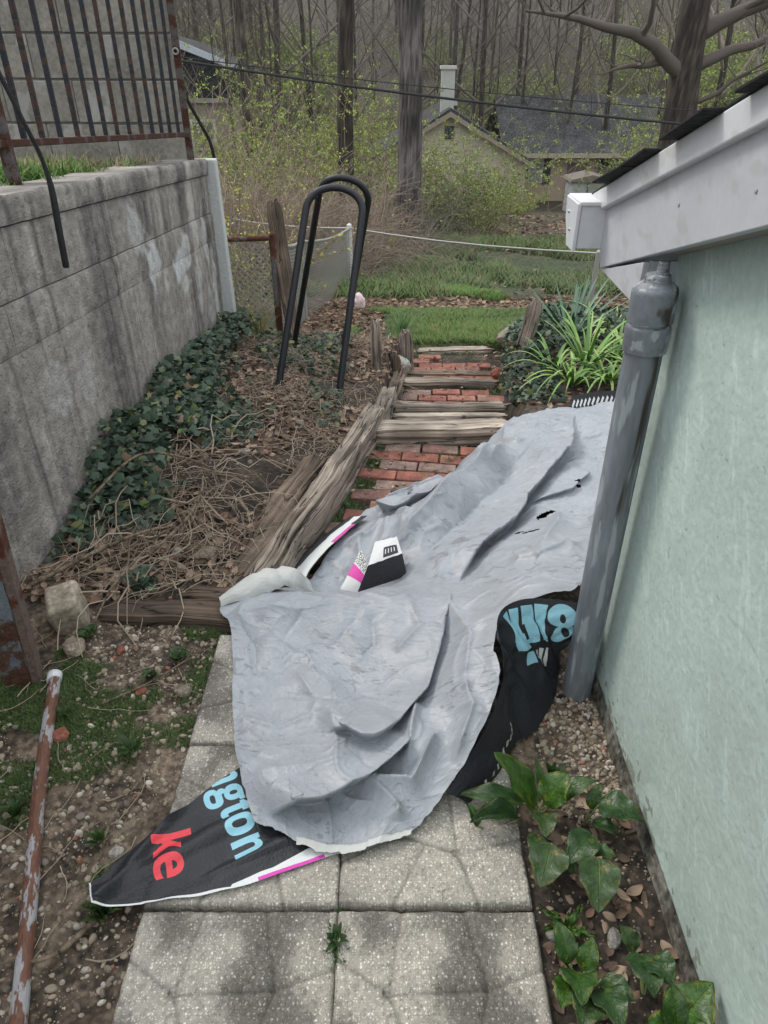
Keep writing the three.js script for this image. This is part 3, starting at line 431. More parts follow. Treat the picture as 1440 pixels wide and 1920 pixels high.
// ---------------------------------------------------------------- the tarpaulin banner
const TARP = thing('tarpaulin', 'large crumpled grey tarpaulin banner lying over the slabs and brick path', 'tarpaulin');
{
  // plan of the sheet, near to far: left edge, right edge (x, z)
  const L = [[-0.32, -1.07], [-0.368, -1.171], [-0.419, -1.324], [-0.459, -1.523], [-0.514, -1.785], [-0.567, -1.9], [-0.42, -2.04], [-0.3, -2.3], [-0.15, -2.7], [-0.04, -2.87], [0.327, -3.06], [0.507, -3.333], [0.701, -3.615], [0.811, -3.749]];
  const Rr = [[0.066, -1.055], [0.15, -1.132], [0.264, -1.277], [0.318, -1.4], [0.313, -1.51], [0.37, -1.626], [0.55, -1.64], [0.68, -1.9], [0.9, -2.35], [1.03, -2.66], [1.15, -2.95], [1.29, -3.3], [1.4, -3.65], [1.47, -3.9]];
  const cl = curve(L.map(([x, z]) => [x, 0, z])), cr = curve(Rr.map(([x, z]) => [x, 0, z]));
  const HT = [[-0.445, -1.779, 0.035], [-0.208, -1.712, 0.05], [0.051, -1.691, 0.07], [0.217, -1.648, 0.11], [0.277, -1.496, 0.19], [-0.354, -1.502, 0.03], [-0.112, -1.493, 0.04], [0.094, -1.465, 0.07], [0.194, -1.369, 0.11], [-0.371, -1.306, 0.03], [-0.176, -1.29, 0.05], [-0.029, -1.309, 0.07], [0.114, -1.249, 0.08], [0.213, -1.268, 0.11], [-0.297, -1.117, 0.05], [-0.163, -1.124, 0.04], [-0.027, -1.131, 0.035], [0.11, -1.155, 0.045], [-0.092, -1.04, 0.02], [0.04, -1.069, 0.02], [-0.32, -1.07, 0.03], [0.3, -1.4, 0.2],
    [-0.413, -1.93, 0.05], [-0.226, -1.94, 0.06], [-0.038, -1.95, 0.06], [0.152, -1.983, 0.06], [0.267, -1.995, 0.06], [0.161, -2.129, 0], [0.042, -2.17, -0.09], [-0.064, -2.17, -0.13], [-0.2, -2.12, -0.14], [-0.047, -2.583, -0.13], [0.046, -2.499, -0.1], [0.326, -2.865, -0.08], [0.149, -2.802, -0.1], [0.786, -3.383, 0], [0.543, -3.032, 0], [0.311, -2.719, -0.02], [0.136, -2.482, -0.06], [0.871, -3.358, -0.05], [0.611, -2.93, -0.06], [0.37, -2.563, -0.06], [0.167, -2.218, -0.03], [0.81, -2.827, 0], [0.585, -2.293, 0.07], [0.738, -2.25, 0.1], [0.44, -1.7, 0.28], [0.55, -1.7, 0.29], [0.411, -1.882, 0.18], [0.339, -1.984, 0.1], [1.177, -3.547, -0.06], [1.337, -3.8, -0.08], [1.02, -2.6, -0.02], [1.3, -3.3, -0.07], [0.982, -2.827, 0], [-0.28, -2.4, -0.16], [-0.1, -2.75, -0.16], [0.3, -3.05, -0.15], [0.5, -3.3, -0.14], [0.8, -3.74, -0.1], [-0.56, -1.9, 0.03]];
  // thin-plate spline through those heights
  const n = HT.length, A = [], rb = (r2) => r2 < 1e-12 ? 0 : 0.5 * r2 * Math.log(r2);
  for (let i = 0; i < n + 3; i++) { A.push(new Float64Array(n + 4)); for (let j = 0; j < n; j++) if (i < n) A[i][j] = rb((HT[i][0] - HT[j][0]) ** 2 + (HT[i][1] - HT[j][1]) ** 2) + (i === j ? 0.0015 : 0); if (i < n) { A[i][n] = 1; A[i][n + 1] = HT[i][0]; A[i][n + 2] = HT[i][1]; A[i][n + 3] = HT[i][2]; } else for (let j = 0; j < n; j++) A[i][j] = i === n ? 1 : HT[j][i - n - 1]; }
  const N3 = n + 3; for (let c = 0; c < N3; c++) { let p = c; for (let r = c + 1; r < N3; r++) if (Math.abs(A[r][c]) > Math.abs(A[p][c])) p = r; [A[c], A[p]] = [A[p], A[c]]; for (let r = 0; r < N3; r++) if (r !== c) { const k = A[r][c] / A[c][c]; if (k) for (let q = c; q <= N3; q++) A[r][q] -= k * A[c][q]; } }
  const w = A.map((r, i) => r[N3] / r[i]);
  const spline = (x, z) => { let s = w[n] + w[n + 1] * x + w[n + 2] * z; for (let i = 0; i < n; i++) s += w[i] * rb((x - HT[i][0]) ** 2 + (z - HT[i][1]) ** 2); return s; };
  // folds: lips stand up steeply on one side, ridges on both
  const LIPS = [
    [[[-0.294, -1.071], [-0.239, -1.136], [-0.166, -1.148], [-0.072, -1.197], [0.021, -1.276], [0.073, -1.324]], -1, 0.066, 0.12, 0.075],
    [[[-0.174, -1.315], [-0.112, -1.347], [-0.05, -1.309], [0.016, -1.362], [0.092, -1.461], [0.141, -1.634], [0.25, -1.922]], -1, 0.05, 0.12, 0.055],
    [[[1.107, -3.74], [0.85, -3.069], [0.586, -2.696], [0.562, -2.597], [0.478, -2.444], [0.33, -2.22], [0.252, -1.953]], 1, 0.085, 0.16, 0.075],
    [[[-0.003, -2.826], [0.024, -2.73], [0.16, -2.716], [0.291, -2.88]], -1, 0.06, 0.12, 0.07],
    [[[0.629, -2.698], [0.823, -2.732], [0.976, -2.914]], -1, 0.022, 0.1, 0.035]];
  const RIDGES = [
    [[[0.064, -1.21], [0.072, -1.302], [0.097, -1.443]], 0.045, 0.022], [[[-0.079, -1.214], [-0.012, -1.175], [0.074, -1.162], [0.121, -1.25], [0.157, -1.31]], 0.045, 0.022], [[[-0.073, -1.207], [-0.012, -1.151], [0.035, -1.108], [0.04, -1.075]], 0.03, 0.018],
    [[[-0.432, -1.785], [-0.337, -1.869], [-0.272, -1.952]], 0.014, 0.03], [[[-0.449, -1.485], [-0.243, -1.481], [-0.08, -1.427]], -0.008, 0.02], [[[-0.044, -1.814], [-0.035, -1.685], [-0.08, -1.629]], -0.014, 0.03], [[[-0.152, -1.157], [-0.137, -1.092], [-0.125, -1.014]], 0.014, 0.012],
    [[[0.623, -3.195], [0.362, -2.872], [0.179, -2.565], [0.022, -2.343]], 0.09, 0.09], [[[0.822, -3.32], [0.556, -2.905], [0.335, -2.563], [0.091, -2.21]], -0.06, 0.07], [[[-0.05, -2.811], [0.15, -2.92], [0.312, -2.918]], 0.06, 0.03],
    [[[0.698, -2.087], [0.538, -1.988], [0.432, -2.024]], 0.04, 0.04], [[[0.75, -2.583], [0.694, -2.368], [0.522, -1.976]], 0.035, 0.04], [[[0.2, -1.9], [0.26, -1.6], [0.22, -1.4]], 0.03, 0.03], [[[-0.5, -1.7], [-0.47, -1.5], [-0.45, -1.35]], 0.012, 0.02], [[[-0.36, -1.2], [-0.2, -1.22], [-0.08, -1.25]], 0.014, 0.03], [[[0.18, -1.2], [0.24, -1.33], [0.22, -1.45]], 0.035, 0.025], [[[-0.5, -1.83], [-0.42, -1.7], [-0.4, -1.55]], -0.012, 0.03], [[[-0.1, -1.93], [0.02, -1.85], [0.1, -1.87]], 0.016, 0.025], [[[0.9, -3.5], [0.95, -3.25], [0.86, -3.2]], 0.025, 0.03], [[[0.66, -3.5], [0.62, -3.3], [0.7, -3.2]], 0.03, 0.03], [[[0.02, -2.7], [0.0, -2.5], [-0.05, -2.35]], 0.03, 0.025], [[[-0.12, -2.6], [-0.1, -2.42], [-0.16, -2.3]], 0.025, 0.025], [[[0.95, -2.6], [0.82, -2.4], [0.78, -2.15]], 0.03, 0.03], [[[-0.28, -1.6], [-0.2, -1.45], [-0.22, -1.36]], 0.012, 0.025], [[[-0.02, -2.78], [0.1, -2.62], [0.06, -2.45]], 0.035, 0.02], [[[0.32, -3.0], [0.45, -3.02], [0.52, -3.15]], 0.045, 0.03], [[[0.5, -3.3], [0.58, -3.12], [0.5, -2.95]], 0.03, 0.025], [[[-0.2, -2.5], [-0.06, -2.55], [0.0, -2.66]], 0.03, 0.018], [[[-0.5, -1.86], [-0.3, -1.82], [-0.15, -1.86]], 0.014, 0.02], [[[-0.44, -1.42], [-0.3, -1.36], [-0.2, -1.4]], 0.012, 0.018], [[[0.02, -1.62], [0.1, -1.72], [0.08, -1.85]], 0.016, 0.02]];
  const floorY = (x, z) => Math.max(groundY(x, z) + 0.006, (z > -1.8 && Math.abs(x + 0.1) < 0.46) ? (z > -1.36 && x < 0.08 ? 0.014 : 0.006) : -1, (x > pathL(-z) && x < pathL(-z) + pathW && z < -1.9) ? tread(-z) + 0.008 : -1);
  const grad = (p, x, z) => { const f = (X, Z) => { const [q, sd] = polyDist(p, X, Z); return q * sd; }, e = 0.004, gx = f(x + e, z) - f(x - e, z), gz = f(x, z + e) - f(x, z - e), l = Math.hypot(gx, gz) || 1; return [gx / l, gz / l]; };
  function shape(x, z) {                                            // lips push their cloth out over what lies below them
    let y = spline(x, z), ox = 0, oz = 0;
    for (const [p, sg, a, wd, ov] of LIPS) { const [q, sd, sh] = polyDist(p, x, z); if (q > wd * 4) continue; const e = sstep(0, 0.16, sh) * sstep(1, 0.82, sh), s = q * sd * sg, h = sstep(-0.014, 0.012, s); y += a * e * (h * Math.exp(-Math.max(0, s) / wd) - 0.3 * (1 - h) * Math.exp(-(((s + 0.02) / 0.045) ** 2))); const k = e * ov * h * Math.exp(-Math.max(0, s) / 0.07), g = grad(p, x, z); ox -= g[0] * sg * k; oz -= g[1] * sg * k; }
    for (const [p, a, wd] of RIDGES) { const [q, , sh] = polyDist(p, x, z); if (q > wd * 4) continue; y += a * sstep(0, 0.2, sh) * sstep(1, 0.8, sh) * Math.exp(-q / (wd * 0.9)); }
    return [x + ox, Math.max(y, floorY(x, z)), z + oz];
  }
  // cloth: start from that shape with a little more cloth than fits, let it settle and buckle
  const NS = 440, NT = 170, W = NT + 1, C = (NS + 1) * W, P = new Float64Array(C * 3), H0 = new Float64Array(C * 3), fl = new Float64Array(C);
  for (let i = 0; i <= NS; i++) {
    const s = i / NS, a = cl.getPoint(s), b = cr.getPoint(s);
    for (let j = 0; j <= NT; j++) { const t = j / NT, k = i * W + j, bul = Math.sin(t * Math.PI) * 0.05 * sstep(0.09, 0, s), x = lerp(a.x, b.x, t) + 0.004 * cen(i * 0.11, j * 0.2, 5), z = lerp(a.z, b.z, t) + bul + 0.006 * cen(i * 0.1, j * 0.13, 9); const q = shape(x, z); P[3 * k] = q[0]; P[3 * k + 2] = q[2]; P[3 * k + 1] = q[1]; fl[k] = floorY(x, z); }
  }
    for (let k = 0; k < C; k++) { const x = P[3 * k], z = P[3 * k + 2]; P[3 * k + 1] += 0.01 * cen(x * 5 + 0.8 * vn(z * 4, 2), z * 6, 3, 2) + 0.014 * Math.pow(1 - Math.abs(cen(x * 3.6 + z * 1.5, z * 3 - x * 1.4, 18, 2)), 5) + 0.0055 * Math.pow(1 - Math.abs(cen(x * 8 - z * 3.5, z * 7 + x * 3, 28, 2)), 5) - 0.006 * Math.pow(1 - Math.abs(cen(x * 5 - z * 4, z * 4 + x * 4, 38, 2)), 6); }
  H0.set(P);
  const con = []; const D = (p, q) => Math.hypot(P[3 * p] - P[3 * q], P[3 * p + 1] - P[3 * q + 1], P[3 * p + 2] - P[3 * q + 2]);
  const link = (p, q, k) => con.push(p, q, D(p, q) * k);
  for (let i = 0; i <= NS; i++) for (let j = 0; j <= NT; j++) {
    const k = i * W + j, ex = 1.006 + 0.04 * vn(i * 0.034, j * 0.045, 51);
    if (j < NT) link(k, k + 1, ex); if (i < NS) link(k, k + W, ex); if (i < NS && j < NT) { link(k, k + W + 1, ex); link(k + 1, k + W, ex); }
    if (j < NT - 1) link(k, k + 2, 0.995 * ex); if (i < NS - 1) link(k, k + 2 * W, 0.995 * ex);
  }
  for (let it = 0; it < 34; it++) {
    for (let c = 0; c < con.length; c += 3) {
      const p = 3 * con[c], q = 3 * con[c + 1]; const dx = P[q] - P[p], dy = P[q + 1] - P[p + 1], dz = P[q + 2] - P[p + 2], l = Math.sqrt(dx * dx + dy * dy + dz * dz), k = 0.32 * (l - con[c + 2]) / l;
      P[p] += dx * k; P[p + 1] += dy * k; P[p + 2] += dz * k; P[q] -= dx * k; P[q + 1] -= dy * k; P[q + 2] -= dz * k;
    }
    for (let k = 0; k < C; k++) { const m = 3 * k; P[m] += (H0[m] - P[m]) * 0.08; P[m + 1] += (H0[m + 1] - P[m + 1]) * 0.07; P[m + 2] += (H0[m + 2] - P[m + 2]) * 0.08; if (P[m + 1] < fl[k]) P[m + 1] = fl[k]; }
  }
  // torn holes
  const HOLES = [[0.69, -2.527, 0.05, 0.02, -0.6], [0.578, -2.312, 0.04, 0.013, -0.35], [0.535, -2.33, 0.02, 0.01, -0.3], [0.876, -2.767, 0.016, 0.01, 0.2]];
  const torn = (x, z) => { for (const [hx, hz, a, b, r] of HOLES) { const dx = x - hx, dz = z - hz, u = dx * Math.cos(r) + dz * Math.sin(r), v = -dx * Math.sin(r) + dz * Math.cos(r); if (Math.hypot(u / a, v / b) < 0.7 + 0.6 * vn(x * 90, z * 90, 3)) return true; } return false; };
  const b = new Buf();
  for (let k = 0; k < C; k++) b.vert(P[3 * k], P[3 * k + 1], P[3 * k + 2], (k % W) / NT * 0.95, Math.floor(k / W) / NS * 3.4);
  for (let i = 0; i < NS; i++) for (let j = 0; j < NT; j++) { const a = i * W + j; if (torn(P[3 * a], P[3 * a + 2])) continue; b.quad(a, a + 1, a + W + 1, a + W); }
  const weave = tex(512, 512, (u, v, o) => { const wv = 0.5 + 0.25 * Math.sin(u * 512 * Math.PI / 4) + 0.25 * Math.sin(v * 512 * Math.PI / 4); grey(o, 255 * (0.08 * wv + 0.12 * fbm(u * 12, v * 12, 3, 3, 12, 12) + 0.5 * Math.pow(1 - Math.abs(fbm(u * 7, v * 7, 14, 2, 7, 7) * 2 - 1), 6) + 0.3 * Math.pow(1 - Math.abs(fbm(u * 15, v * 13, 44, 2, 15, 13) * 2 - 1), 8))); }, false);
  const scuff = tex(1024, 1024, (u, v, o) => { const nn = fbm(u * 6, v * 6, 3, 5, 6, 6), f = fbm(u * 90, v * 90, 8, 2, 90, 90), st = sstep(0.66, 0.72, fbm(u * 30, v * 60, 12, 3, 30, 60)) * sstep(0.5, 0.62, fbm(u * 5, v * 5, 60, 3, 5, 5)), wr = Math.abs(fbm(u * 8, v * 10, 30, 4, 8, 10) - 0.5) < 0.006 ? 1 : 0, g = 204 + 26 * (nn - 0.5) + 16 * (f - 0.5) - st * 30 - wr * 20; o[0] = g * 0.98; o[1] = g * 0.99; o[2] = g * 1.005; });
  const silver = new THREE.MeshPhysicalMaterial({ color: lin(0.5, 0.527, 0.56), map: scuff, bumpMap: weave, bumpScale: 0.003, roughness: 0.42, metalness: 0.0, specularIntensity: 0.7, side: THREE.DoubleSide });
  part('grey_sheet', b.geo(), silver, TARP, 'silver grey upper face of the banner, crumpled and torn');
  const cream = mat([0.47, 0.485, 0.47], { bumpMap: weave, bumpScale: 0.002, roughness: 0.6 });
  const black = mat([0.022, 0.024, 0.03], { bumpMap: weave, bumpScale: 0.002, roughness: 0.5 });
  // white hem along the near edge
  { const hb = new Buf(), rows = 3; for (let j = 46; j <= NT; j++) for (let r = 0; r <= rows; r++) { const k = r * W + j, wd = r === rows ? 1 : r / rows; hb.vert(P[3 * k], P[3 * k + 1] + 0.0035, P[3 * k + 2] + (r === 0 ? 0.007 + 0.006 * vn(j * 0.09, 3) : 0), j * 0.01, r * 0.01); } for (let j = 0; j < NT - 46; j++) for (let r = 0; r < rows; r++) { const a = j * (rows + 1) + r; hb.quad(a, a + rows + 1, a + rows + 2, a + 1); } part('hem', hb.geo(), cream, TARP, 'white hem along the near edge of the banner'); }
  // printed corner turned face up
  {
    const c = document.createElement('canvas'); c.width = 1600; c.height = 1040; const g = c.getContext('2d'), S = 2000;
    g.fillStyle = '#202329'; g.fillRect(0, 0, 1600, 1040);
    const X = (x) => (x + 0.72) * S, Z = (z) => (z + 1.36) * S, R = rngOf(3);
    for (let k = 0; k < 500; k++) { g.fillStyle = `rgba(${70 + R() * 60},${74 + R() * 60},${84 + R() * 60},${0.05 + R() * 0.08})`; g.fillRect(R() * 1600, R() * 1040, 4 + R() * 60, 1 + R() * 3); }
    const word = (s, x, z, ang, size, len, col) => { g.save(); g.translate(X(x), Z(z)); g.rotate(ang); g.font = `bold ${size * S}px sans-serif`; g.fillStyle = col; g.strokeStyle = col; const k = len * S / g.measureText(s).width; g.scale(k, 1); g.lineWidth = 6; g.fillText(s, 0, 0); g.strokeText(s, 0, 0); g.restore(); };
    word('ngton', -0.478, -1.235, 64 * Math.PI / 180, 0.125, 0.285, '#8fc6d8'); word('ke', -0.578, -1.05, 71 * Math.PI / 180, 0.12, 0.13, '#e0414c');
    const E2 = [[-0.67, -0.868], [-0.516, -0.886], [-0.349, -0.917], [-0.29, -0.936], [-0.12, -1.003], [0.06, -1.05]];
    g.lineCap = 'round'; g.strokeStyle = '#d6dadb'; g.lineWidth = 34; g.beginPath(); E2.slice(2).forEach(([x, z], i) => g[i ? 'lineTo' : 'moveTo'](X(x), Z(z - 0.014 + (i === 0 ? 0.012 : 0)))); g.stroke(); g.lineWidth = 14; g.beginPath(); E2.slice(0, 4).forEach(([x, z], i) => g[i ? 'lineTo' : 'moveTo'](X(x), Z(z))); g.stroke(); g.beginPath(); g.moveTo(X(-0.69), Z(-0.925)); g.lineTo(X(-0.66), Z(-0.868)); g.stroke();
    g.fillStyle = '#d6dadb'; g.beginPath(); g.moveTo(X(-0.31), Z(-0.94)); g.lineTo(X(-0.14), Z(-1.05)); g.lineTo(X(0.06), Z(-1.07)); g.lineTo(X(0.06), Z(-1.03)); g.fill();
    g.strokeStyle = '#d23fae'; g.lineWidth = 19; g.lineCap = 'butt'; g.beginPath(); g.moveTo(X(-0.297), Z(-0.939)); g.lineTo(X(-0.145), Z(-1.0)); g.stroke();
    const t = new THREE.CanvasTexture(c); t.colorSpace = THREE.SRGBColorSpace;
    const e1 = curve([[-0.69, 0, -0.925], [-0.649, 0, -0.977], [-0.532, 0, -1.106], [-0.405, 0, -1.243], [-0.3, 0, -1.34]]), e2 = curve([[-0.66, 0, -0.868], [-0.516, 0, -0.886], [-0.349, 0, -0.917], [-0.12, 0, -1.003], [0.05, 0, -1.05]]);
    const geo = grid(60, 50, (s, q) => { const a = e1.getPoint(s), d = e2.getPoint(s), p = a.lerp(d, q); let y = 0.006 + 0.012 * vn(p.x * 16, p.z * 16, 3) + 0.02 * Math.exp(-(((p.x + 0.63 + (p.z + 0.93) * 0.5) / 0.016) ** 2)); if (s < 0.14) y += 0.012 * (1 - s / 0.14); y += 0.014 * Math.max(0, Math.sin(p.x * 30 + p.z * 46)) * (q > 0.2 && q < 0.8 ? 1 : 0.4); if (p.x < -0.55) y = Math.max(y - 0.004, groundY(p.x, p.z) + 0.02); p.y = lerp(0.0045, y, sstep(-0.2, -0.34, p.x + Math.max(0, -0.95 - p.z) * 0.35 - q * 0.14)); return p; }, (s, q, p) => [(p.x + 0.72) / 0.8, 1 - (p.z + 1.36) / 0.52]);
    part('printed_corner', geo, mat([1, 1, 1], { map: t, bumpMap: rep(T.grain, 3, 2), bumpScale: 0.0025, roughness: 0.55 }), TARP, 'black corner of the banner turned face up with blue and red lettering');
  }
  // printed underside hanging down on the right
  {
    const rt = curve([[0.575, 0.3, -1.6], [0.471, 0.305, -1.615], [0.401, 0.3, -1.615], [0.349, 0.29, -1.59], [0.322, 0.285, -1.53], [0.326, 0.262, -1.46], [0.328, 0.225, -1.395], [0.302, 0.185, -1.325], [0.272, 0.15, -1.275], [0.222, 0.1, -1.215], [0.16, 0.05, -1.14]]), rm = curve([[0.545, 0.2, -1.545], [0.465, 0.2, -1.54], [0.431, 0.19, -1.545], [0.402, 0.2, -1.557], [0.349, 0.2, -1.532], [0.342, 0.17, -1.476], [0.352, 0.12, -1.432], [0.366, 0.1, -1.37], [0.352, 0.075, -1.315], [0.298, 0.05, -1.235], [0.21, 0.03, -1.15]]), rb2 = curve([[0.55, 0.03, -1.6], [0.547, 0.0, -1.59], [0.53, -0.01, -1.535], [0.482, -0.015, -1.455], [0.436, -0.015, -1.393], [0.38, -0.01, -1.355], [0.375, 0.0, -1.335], [0.35, 0.0, -1.305], [0.305, 0.0, -1.23], [0.215, 0.0, -1.14]]);
    const c = document.createElement('canvas'); c.width = 1600; c.height = 700; const g = c.getContext('2d'); g.fillStyle = '#1d2027'; g.fillRect(0, 0, 1600, 700);
    const poly = (col, pts) => { g.fillStyle = col; g.beginPath(); pts.forEach(([x, y], i) => g[i ? 'lineTo' : 'moveTo'](x, y)); g.fill(); };
    const blue = '#93c9da', wh = '#cfd3d2';
    for (const [x0, x1] of [[140, 225], [246, 335], [356, 440], [462, 540]]) poly(blue, [[x0, 50], [x1, 44], [x1 + 8, 330], [x0 + 6, 335]]);
    poly(blue, [[248, 250], [545, 250], [550, 345], [254, 340]]); poly('#1d2027', [[326, 190], [350, 190], [350, 300], [330, 305]]);
    g.fillStyle = blue; g.beginPath(); g.ellipse(72, 130, 62, 100, 0.1, 0, 7); g.fill(); g.beginPath(); g.ellipse(60, 290, 40, 90, -0.2, 0, 7); g.fill(); g.fillStyle = '#1d2027'; g.beginPath(); g.ellipse(70, 150, 12, 40, 0.2, 0, 7); g.fill(); g.beginPath(); g.ellipse(50, 280, 14, 50, 0.2, 0, 7); g.fill();
    poly(blue, [[450, 370], [500, 365], [505, 450], [455, 455]]); poly(blue, [[330, 365], [400, 355], [395, 430], [335, 440]]);
    for (const k of [0, 1, 2]) poly(wh, [[190 + k * 44, 400 + k * 8], [216 + k * 44, 396], [262 + k * 44, 530], [236 + k * 44, 545]]);
    for (const [x, y, w2] of [[1110, 400, 30], [1160, 410, 26], [1205, 430, 26], [1250, 450, 26], [1300, 470, 18], [1345, 490, 16], [1390, 500, 14], [1430, 510, 12], [1475, 520, 10]]) poly(wh, [[x, y], [x + w2, y - 8], [x + w2 + 6, y + 88], [x + 6, y + 95]]);
    const t = new THREE.CanvasTexture(c); t.colorSpace = THREE.SRGBColorSpace;
    const geo = grid(40, 150, (q, s) => { const a = rt.getPoint(s), m = rm.getPoint(s), d = rb2.getPoint(s), k = 1 - q, p = V(0, 0, 0).addScaledVector(a, k * k).addScaledVector(m, 2 * k * q).addScaledVector(d, q * q); const f = Math.sin(q * Math.PI), nz = cen(s * 14, q * 4, 3, 3); p.x += f * (0.02 * nz + 0.015 * Math.sin(s * 40 + q * 5)) * (s < 0.55 ? 1 : 0.3); p.z += f * 0.02 * cen(s * 17, q * 5, 9, 3) * (s < 0.55 ? 1 : 0.3); return p; }, (q, s) => [s, 1 - q]);
    part('printed_underside', geo, mat([1, 1, 1], { map: t, bumpMap: rep(T.grain, 4, 2), bumpScale: 0.0025, roughness: 0.55 }), TARP, 'black printed side of the banner hanging down beside the pipe');
  }
  // pale curled hem at the left, strip of hem along the bricks, folded box-like corner, far hem
  { const c = curve([[-0.575, 0.02, -1.915], [-0.465, 0.03, -1.975], [-0.381, 0.02, -2.04], [-0.312, -0.02, -2.075], [-0.26, -0.08, -2.07]]); const curl = (k) => grid(40, 14, (s, q) => { const p = c.getPoint(s), t = c.getTangent(s), r = k * (0.046 + 0.016 * cen(s * 6, 2, 4)) * Math.pow(Math.sin(Math.PI * clamp(0.05 + s * 0.87)), 0.7), a = lerp(0.1, 3.5, q), nx = -t.z, nz = t.x; return V(p.x + nx * r * Math.cos(a) * 1.2, p.y + r * Math.sin(a) * (1.2 + 0.2 * cen(s * 5, 3, 2)) + 0.016 + 0.012 * cen(s * 7, q * 4, 2), p.z + nz * r * Math.cos(a) * 1.2 + 0.01 * cen(s * 8, q * 3, 6)); });
    part('curled_hem', curl(1), cream, TARP, 'pale curled over hem at the left corner'); part('curled_hem_lining', curl(0.94), black, TARP); }
  { const c = curve([[-0.36, -0.13, -2.2], [-0.341, -0.15, -2.322], [-0.275, -0.15, -2.471], [-0.192, -0.16, -2.627], [-0.12, -0.165, -2.74]]);
    const cv = document.createElement('canvas'); cv.width = 512; cv.height = 128; const g = cv.getContext('2d'); g.fillStyle = '#cdd2d0'; g.fillRect(0, 0, 512, 128); g.fillStyle = '#c7489f'; g.fillRect(290, 0, 150, 44); g.fillStyle = '#23262c'; g.fillRect(0, 0, 512, 10); g.fillRect(430, 0, 82, 60); const t = new THREE.CanvasTexture(cv); t.colorSpace = THREE.SRGBColorSpace;
    part('edge_hem', grid(40, 8, (s, q) => { const p = c.getPoint(s), t2 = c.getTangent(s); const nx = -t2.z, nz = t2.x, k = (q - 0.3) * 0.075; return V(p.x + nx * k, p.y + 0.012 + 0.03 * q + 0.004 * cen(s * 12, q * 3, 5), p.z + nz * k); }, (s, q) => [s, q]), mat([1, 1, 1], { map: t, roughness: 0.6 }), TARP, 'white hem with a pink band beside the bricks');
    part('edge_underside', grid(40, 8, (s, q) => { const p = c.getPoint(s), t2 = c.getTangent(s); const nx = -t2.z, nz = t2.x, k = -0.02 - q * 0.05; return V(p.x + nx * k, p.y + 0.012 - 0.03 * q * q, p.z + nz * k); }), black, TARP); }
  { const cv = document.createElement('canvas'); cv.width = 256; cv.height = 256; const g = cv.getContext('2d'), R = rngOf(77); g.fillStyle = '#d4d6d4'; g.fillRect(0, 0, 256, 256); g.fillStyle = '#2a2c30'; for (let k = 0; k < 260; k++) g.fillRect(R() * 256, R() * 80, 3 + R() * 7, 3 + R() * 5); g.fillStyle = '#d1449f'; g.fillRect(0, 90, 256, 80); const t = new THREE.CanvasTexture(cv); t.colorSpace = THREE.SRGBColorSpace;
    const cw = document.createElement('canvas'); cw.width = 256; cw.height = 128; const g2 = cw.getContext('2d'); g2.fillStyle = '#c9cccb'; g2.fillRect(0, 0, 256, 128); g2.fillStyle = '#24272c'; g2.fillRect(110, 60, 120, 56); g2.fillStyle = '#c9cccb'; for (let k = 0; k < 4; k++) g2.fillRect(124 + k * 25, 74, 8, 26); const t2 = new THREE.CanvasTexture(cw); t2.colorSpace = THREE.SRGBColorSpace;
    const bil = (a, b2, c2, d2, bulge = 0) => grid(10, 14, (s, q) => { const p = V(...a).lerp(V(...b2), q), r = V(...d2).lerp(V(...c2), q); p.lerp(r, s); p.y += bulge * Math.sin(Math.PI * q) * Math.sin(Math.PI * s) + 0.003 * cen(q * 7, s * 7, 4); return p; }, (s, q) => [q, s]);
    const TL = [-0.06, 0.035, -2.13], TR = [0.07, 0.03, -2.215], BR = [0.09, -0.06, -2.19], BL = [-0.1, -0.06, -2.09], KL = [-0.035, 0.045, -2.27], KR = [0.05, 0.05, -2.3];
    part('folded_corner', mergeGeometries([bil(BL, BR, TR, TL, 0.004), bil(BR, [0.07, -0.07, -2.29], KR, TR)]), black, TARP, 'folded black corner standing up like a small box');
    part('folded_corner_top', bil(TL, TR, KR, KL, 0.008), mat([1, 1, 1], { map: t2, roughness: 0.6 }), TARP);
    part('folded_corner_print', bil([-0.165, -0.045, -2.09], BL, TL, [-0.09, 0.03, -2.24], 0.004), mat([1, 1, 1], { map: t, roughness: 0.6 }), TARP, 'pink and white printed flap of the folded corner'); }
  { const cv = document.createElement('canvas'); cv.width = 512; cv.height = 64; const g = cv.getContext('2d'); g.fillStyle = '#191b20'; g.fillRect(0, 0, 512, 64); g.fillStyle = '#d5d8d8'; for (let k = 0; k < 14; k++) { g.save(); g.translate(20 + k * 35, 30); g.rotate(0.5); g.fillRect(-8, -14, 16, 24); g.restore(); } const t = new THREE.CanvasTexture(cv); t.colorSpace = THREE.SRGBColorSpace;
    const c = curve([[1.08, -0.085, -3.78], [1.2, -0.085, -3.82], [1.34, -0.09, -3.86], [1.47, -0.09, -3.88]]); part('far_hem', grid(6, 40, (s, q) => { const p = c.getPoint(q); return V(p.x + s * 0.02, p.y - 0.04 + 0.1 * s + 0.005 * cen(q * 9, s * 3, 3), p.z - 0.07 * s); }, (s, q) => [q, s]), mat([1, 1, 1], { map: t, roughness: 0.6 }), TARP, 'black hem with white print at the far edge'); }
}

